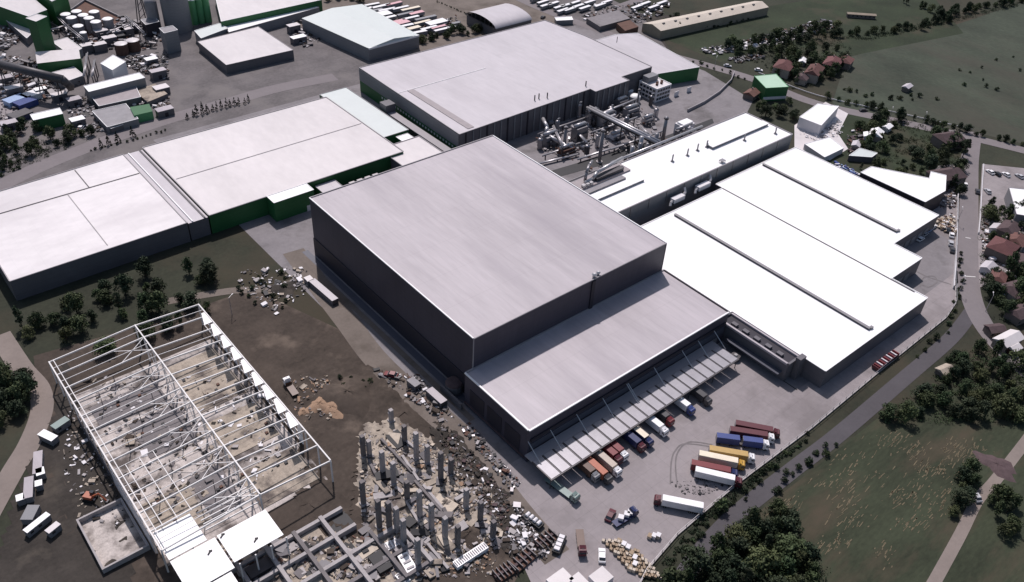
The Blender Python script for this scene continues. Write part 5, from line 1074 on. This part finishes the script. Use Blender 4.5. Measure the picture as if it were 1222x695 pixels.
# roadside guard rail of the far main road
t = thing('guard_rail', 'pale guard rail along the field side of the main road', 'guard rail', at(1050,133))
gp = smooth_path(W([(905,88),(975,115),(1080,138),(1160,156)]),6)
for i in range(len(gp)-1): part('rail', MB().bar(gp[i]+Vector((0,0,0.8)),gp[i+1]+Vector((0,0,0.8)),0.3,0.5), 'clad_white', t); part('post', MB().box(gp[i].x-0.1,gp[i].x+0.1,gp[i].y-0.1,gp[i].y+0.1,0,0.55), 'metal', t)

# ================================================================== TREES
def crown_mesh(name, r, h, z0, m, lobes, leaves, seed, cone=False):
    rn = random.Random(seed); mb = MB()
    L = []
    for _ in range(lobes):
        if cone: f = rn.random(); a = rn.uniform(0,6.28); rr = r*(1-f)*0.9; L.append(((rr*math.cos(a),rr*math.sin(a),z0+h*f), r*0.30*(1.15-f)))
        else:
            a = rn.uniform(0,6.28); f = rn.random()**0.5; zz = rn.uniform(0.12,0.95); w = math.sin(min(1,zz*0.9+0.12)*math.pi)**0.6
            L.append(((r*0.78*f*w*math.cos(a), r*0.78*f*w*math.sin(a), z0+h*zz), r*rn.uniform(0.26,0.42)))
    for (c, lr) in L:
        for _ in range(leaves):
            d = Vector((rn.gauss(0,1),rn.gauss(0,1),rn.gauss(0,1)+0.35)).normalized(); p = Vector(c)+d*lr*rn.uniform(0.55,1.08)
            nrm = (d+Vector((rn.gauss(0,0.5),rn.gauss(0,0.5),rn.gauss(0,0.5)))).normalized(); a = nrm.orthogonal().normalized(); b = nrm.cross(a)
            s = rn.uniform(0.16,0.34)*(r/3)**0.35*1.2
            an = rn.uniform(0,6.28); u = a*math.cos(an)+b*math.sin(an); w = b*math.cos(an)-a*math.sin(an)
            mb.add([p-u*s, p+w*s*0.6, p+u*s, p-w*s*0.6],[(0,1,2,3)])
    return mesh_of(name, mb, MATS[m])
def trunk_mesh(h, r, seed):
    rn = random.Random(seed); mb = MB(); mb.cyl((0,0,-0.1),(0.1,0,h*0.55),r,r*0.6,7); mb.cyl((0.1,0,h*0.55),(0.15,0.1,h),r*0.6,r*0.2,6)
    for k in range(4):
        a = k*1.6+rn.random(); mb.cyl((0.1,0,h*(0.4+0.1*k)),(math.cos(a)*h*0.3,math.sin(a)*h*0.3,h*(0.65+0.1*k)),r*0.4,r*0.12,5)
    return mesh_of('trunk', mb, MATS['bark'])
BROAD = [(crown_mesh('crown',3.3,5.4,0.7,'leaf' if s % 2 else 'leaf_dark',34,44,s), trunk_mesh(4.6,0.26,s)) for s in range(8)]
BROAD += [(crown_mesh('crown',4.3,4.6,0.8,'leaf_light',40,44,21), trunk_mesh(4.0,0.3,21)), (crown_mesh('crown',2.3,6.8,0.8,'leaf',30,40,22), trunk_mesh(6,0.24,22)), (crown_mesh('crown',1.7,8.0,0.5,'leaf_dark',30,34,23), trunk_mesh(7,0.22,23)),
          (crown_mesh('crown',3.6,4.4,0.9,'leaf_light',22,46,24), trunk_mesh(4.0,0.26,24)), (crown_mesh('crown',2.6,3.8,0.6,'leaf_light',18,40,25), trunk_mesh(3.4,0.2,25))]
CONE = [(crown_mesh('crown',1.3,5.0,0.4,'conifer',34,18,s+50,True), trunk_mesh(4.5,0.16,s)) for s in range(2)]
BUSH = [(crown_mesh('crown',1.7,1.9,0.1,'leaf' if s % 2 else 'leaf_dark',12,26,s+80), trunk_mesh(1.2,0.1,s)) for s in range(4)]
def tree(p, kind, s, name, label, cat, grp):
    cr, tr = random.choice(kind); t = thing(name, label, cat, (p[0],p[1],0), random.uniform(0,6.28), grp); t.scale = (s*random.uniform(0.8,1.2),s*random.uniform(0.8,1.2),s*random.uniform(0.8,1.2))
    ppart('trunk', tr, t); ppart('crown', cr, t); return t
def grove(px_poly, n, smin, smax, kind, name, label, cat, grp, mind=3.0):
    poly = W(px_poly); pts = []; tries = 0
    while len(pts) < n and tries < n*30:
        tries += 1; p = rnd_in(poly)
        if not blocked(p) and all((p[0]-a)**2+(p[1]-b)**2 > mind*mind for a, b in pts): pts.append(p)
    for p in pts: tree(p, kind, random.uniform(smin,smax), name, label, cat, grp)
def row(path_px, n, smin, smax, kind, name, label, cat, grp, jit=1.0):
    P = [at(*q) for q in path_px]; segs = [(P[i+1]-P[i]).length for i in range(len(P)-1)]; tot = sum(segs)
    for k in range(n):
        d = tot*(k+0.5)/n; i = 0
        while d > segs[i] and i < len(segs)-1: d -= segs[i]; i += 1
        q = P[i].lerp(P[i+1], min(1,d/segs[i])); tree((q.x+random.gauss(0,jit),q.y+random.gauss(0,jit)), kind, random.uniform(smin,smax), name, label, cat, grp)
grove([(842,632),(862,606),(905,596),(935,610),(950,650),(975,690),(980,720),(780,720),(805,675)],46,0.8,1.5,BROAD,'broadleaf_tree','dark green broadleaf tree in the thicket below the perimeter road','tree','thicket below the perimeter road',3.4)
grove([(1090,398),(1130,386),(1165,402),(1190,425),(1240,450),(1260,500),(1060,505),(1030,470),(1070,430)],44,0.7,1.3,BROAD,'broadleaf_tree','dark broadleaf tree in the wood between side road and field','tree','wood between side road and field',4)
grove([(1170,330),(1240,320),(1250,380),(1195,388)],22,0.8,1.4,BROAD,'broadleaf_tree','broadleaf tree around the houses at the right edge','tree','trees around the right edge houses',4)
grove([(1176,250),(1222,258),(1230,300),(1190,308),(1180,285)],18,0.7,1.3,BROAD,'broadleaf_tree','broadleaf tree shading the red roofed house by the side road','tree','trees at the red roofed house',4)
grove([(1098,158),(1125,150),(1150,172),(1150,235),(1130,232),(1128,200),(1100,205),(1085,185)],24,0.7,1.4,BROAD,'broadleaf_tree','dark tree crowding the dark roofed houses','tree','trees at the dark roofed houses',4)
grove([(1025,150),(1075,138),(1080,170),(1050,185),(1020,182)],18,0.7,1.3,BROAD,'broadleaf_tree','dark tree around the white roofed cottage','tree','trees at the white roofed cottage',4)
grove([(900,128),(940,118),(950,145),(920,150)],9,0.7,1.3,BROAD,'broadleaf_tree','tree between green shed and white depot','tree','trees by the white depot',4)
grove([(925,66),(1000,58),(1012,76),(1000,95),(978,100),(950,100),(920,90)],44,0.8,1.4,BROAD,'broadleaf_tree','dark tree among the red roofed houses by the meadow','tree','trees among the red roofed houses',5)
grove([(858,56),(930,46),(1000,30),(1010,40),(950,62),(880,72)],34,0.7,1.4,BROAD,'broadleaf_tree','dark tree in the belt below the scrap strip','tree','tree belt by the scrap strip',5)
row([(990,44),(1040,40),(1090,34),(1134,20),(1222,0)],40,0.6,1.2,BROAD,'hedge_tree','hedge tree on the dark line across the far meadow','tree','hedge line across the far meadow',2)
row([(1080,5),(1110,12),(1134,30)],14,0.6,1.1,BROAD,'hedge_tree','tree in the far hedge at the top right','tree','far hedge at the top right',3)
grove([(1130,72),(1222,66),(1260,110),(1150,112)],12,0.6,1.2,BUSH,'bush','dark bush dotted in the far meadow','bush','bushes dotted in the far meadow',6)
row([(1000,108),(1060,118),(1110,116)],12,0.6,1.4,BUSH,'bush','bush on the rough strip beside the lone hut','bush','bushes beside the lone hut',3)
row([(985,118),(1080,141),(1160,160),(1260,184)],26,0.4,0.9,BROAD,'roadside_tree','small roadside tree along the main road','tree','small trees along the main road',1.2)
row([(792,64),(852,82),(905,100)],12,0.6,1.2,BUSH,'bush','low hedge bush along the main road behind the annex','bush','hedge behind the annex',1)
grove([(790,30),(806,24),(812,36),(798,50)],6,0.8,1.3,BROAD,'broadleaf_tree','dark tree at the end of the tan roofed hall','tree','trees at the tan roofed hall',4)
row([(800,42),(860,32),(910,18)],14,0.5,1.1,BUSH,'bush','bush along the tan wall at the meadow','bush','bushes along the tan wall',1.5)
grove([(-10,452),(30,450),(42,475),(34,498),(-10,510)],14,0.8,1.4,BROAD,'broadleaf_tree','dark tree inside the bend of the haul road','tree','trees inside the haul road bend',3.2)
grove([(-30,300),(60,310),(200,300),(262,318),(262,345),(240,390),(60,440),(-30,440)],34,0.8,1.5,BROAD,'broadleaf_tree','dark tree in the copse between left halls and steel frame','tree','copse between left halls and steel frame',4.2)
grove([(280,335),(345,325),(360,370),(300,378),(275,360)],16,0.4,1.0,BUSH,'bush','scrubby bush on the rough ground left of the tall warehouse','bush','scrub left of the tall warehouse',3)
grove([(20,150),(70,158),(130,158),(60,185),(0,205),(-20,170)],24,0.6,1.3,BROAD,'broadleaf_tree','dark tree between the plant and the left road','tree','trees between plant and left road',4)
grove([(5,196),(25,188),(28,200),(0,212)],8,0.6,1.0,BUSH,'bush','pale bush on the verge of the left road','bush','verge bushes by the left road',2.5)
for (px,py) in ((121,176),(130,173),(141,170),(159,164)): tree(at(px,py).xy, CONE, 1.15, 'conifer', 'small dark pointed conifer standing apart along the factory road', 'tree', 'spaced conifers along the factory road')
row([(222,142),(250,133),(280,126),(300,121)],14,0.8,1.3,CONE,'conifer','small dark conifer in the tight row behind the cream hall','tree','conifer row behind the cream hall',0.6)
row([(105,181),(125,176),(160,168),(200,156)],16,0.4,0.7,BUSH,'bush','clipped bush in the low hedge along the factory road','bush','hedge along the factory road',0.4)
row([(500,52),(540,42),(580,38),(620,30)],22,0.6,1.1,BROAD,'hedge_tree','dark tree in the row behind the grey hall','tree','row behind the grey hall',1.5)
row([(388,2),(410,-2),(432,2)],9,0.7,1.1,BROAD,'broadleaf_tree','dark tree at the top edge above the mint hall','tree','trees above the mint hall',1.5)
row([(520,2),(545,12),(565,22)],16,0.35,0.6,BUSH,'bush','dark shrub lining the road beside the barrel roofed hall','bush','shrubs lining the road at the top',0.5)
grove([(1020,205),(1100,212),(1105,200),(1045,192)],10,0.5,1.0,BROAD,'broadleaf_tree','tree on the dark grass behind the wedge building','tree','trees behind the wedge building',4)
grove([(1150,560),(1168,580),(1150,612),(1130,620),(1140,590)],9,0.6,1.1,BROAD,'broadleaf_tree','dark tree left of the field lane','tree','trees left of the field lane',3.5)
grove([(1172,605),(1200,590),(1222,640),(1200,640)],8,0.6,1.1,BROAD,'broadleaf_tree','dark tree right of the field lane','tree','trees right of the field lane',3.5)
row([(970,520),(930,552),(890,590),(850,622),(810,665)],26,0.4,0.9,BUSH,'bush','bush on the dark verge between fence and perimeter road','bush','verge bushes along the fence',0.8)
row([(1000,528),(960,556),(920,590)],14,0.6,1.2,BUSH,'bush','bush on the field side of the perimeter road','bush','bushes on the field side of the perimeter road',1.2)
row([(1146,300),(1148,345),(1130,395),(1090,430)],16,0.5,1.1,BUSH,'bush','bush on the verge inside the side road bend','bush','verge bushes inside the side road bend',0.8)
grove([(395,452),(440,450),(450,470),(420,480)],10,0.5,0.9,BUSH,'bush','brown green bush on the dark earth mound','bush','bushes on the earth mound',2.5)

# undergrowth: leafy mass nobody could count, one object per place
def undergrowth(label, px_poly, n, m, rmin=0.7, rmax=1.9):
    poly = W(px_poly); mb = MB(); rn = random.Random(len(label))
    for _ in range(n):
        x, y = rnd_in(poly); lr = rn.uniform(rmin,rmax)
        if rmax > 1 and blocked((x,y)): continue
        for _ in range(26):
            d = Vector((rn.gauss(0,1),rn.gauss(0,1),abs(rn.gauss(0,0.8)))).normalized(); p = Vector((x,y,0.1))+Vector((d.x*lr*1.2,d.y*lr*1.2,d.z*lr))*rn.uniform(0.6,1.05)
            a = (d+Vector((rn.gauss(0,0.5),rn.gauss(0,0.5),rn.gauss(0,0.5)))).normalized(); u = a.orthogonal().normalized(); w = a.cross(u); q = rn.uniform(0.18,0.4)
            mb.add([p-u*q, p+w*q*0.6, p+u*q, p-w*q*0.6],[(0,1,2,3)])
    tag(part('undergrowth', mb, m), label, 'undergrowth', kind='stuff')
undergrowth('dense low undergrowth filling the thicket below the perimeter road',[(850,610),(905,590),(945,620),(990,690),(985,720),(775,720),(812,668)],420,'leaf_dark')
undergrowth('low undergrowth filling the wood beside the side road',[(1080,400),(1130,384),(1190,422),(1240,450),(1260,505),(1050,508),(1020,475)],420,'leaf')
undergrowth('scrub between the red roofed houses and the scrap strip',[(870,62),(1000,34),(1015,60),(1010,95),(985,104),(940,108),(930,88)],330,'leaf_dark',0.8,2.2)
undergrowth('hedge scrub along the far meadow line',[(985,46),(1040,42),(1134,22),(1222,2),(1222,6),(1134,28),(1040,48)],260,'leaf_dark',0.8,2.2)
undergrowth('garden shrubs below the main road',[(1015,150),(1080,142),(1150,170),(1146,232),(1128,205),(1045,192),(1020,182)],260,'leaf')
undergrowth('shrubs around the houses at the right edge',[(1170,262),(1240,262),(1240,385),(1195,386),(1172,330)],220,'leaf')
undergrowth('weeds on the verge between yard fence and perimeter road',[(970,519),(935,548),(890,585),(845,625),(800,675),(790,672),(835,618),(880,582)],150,'leaf_dark',0.4,0.9)
undergrowth('scrub growing at the plant edge by the left road',[(0,182),(60,166),(110,166),(60,186),(0,212)],120,'leaf_dark')
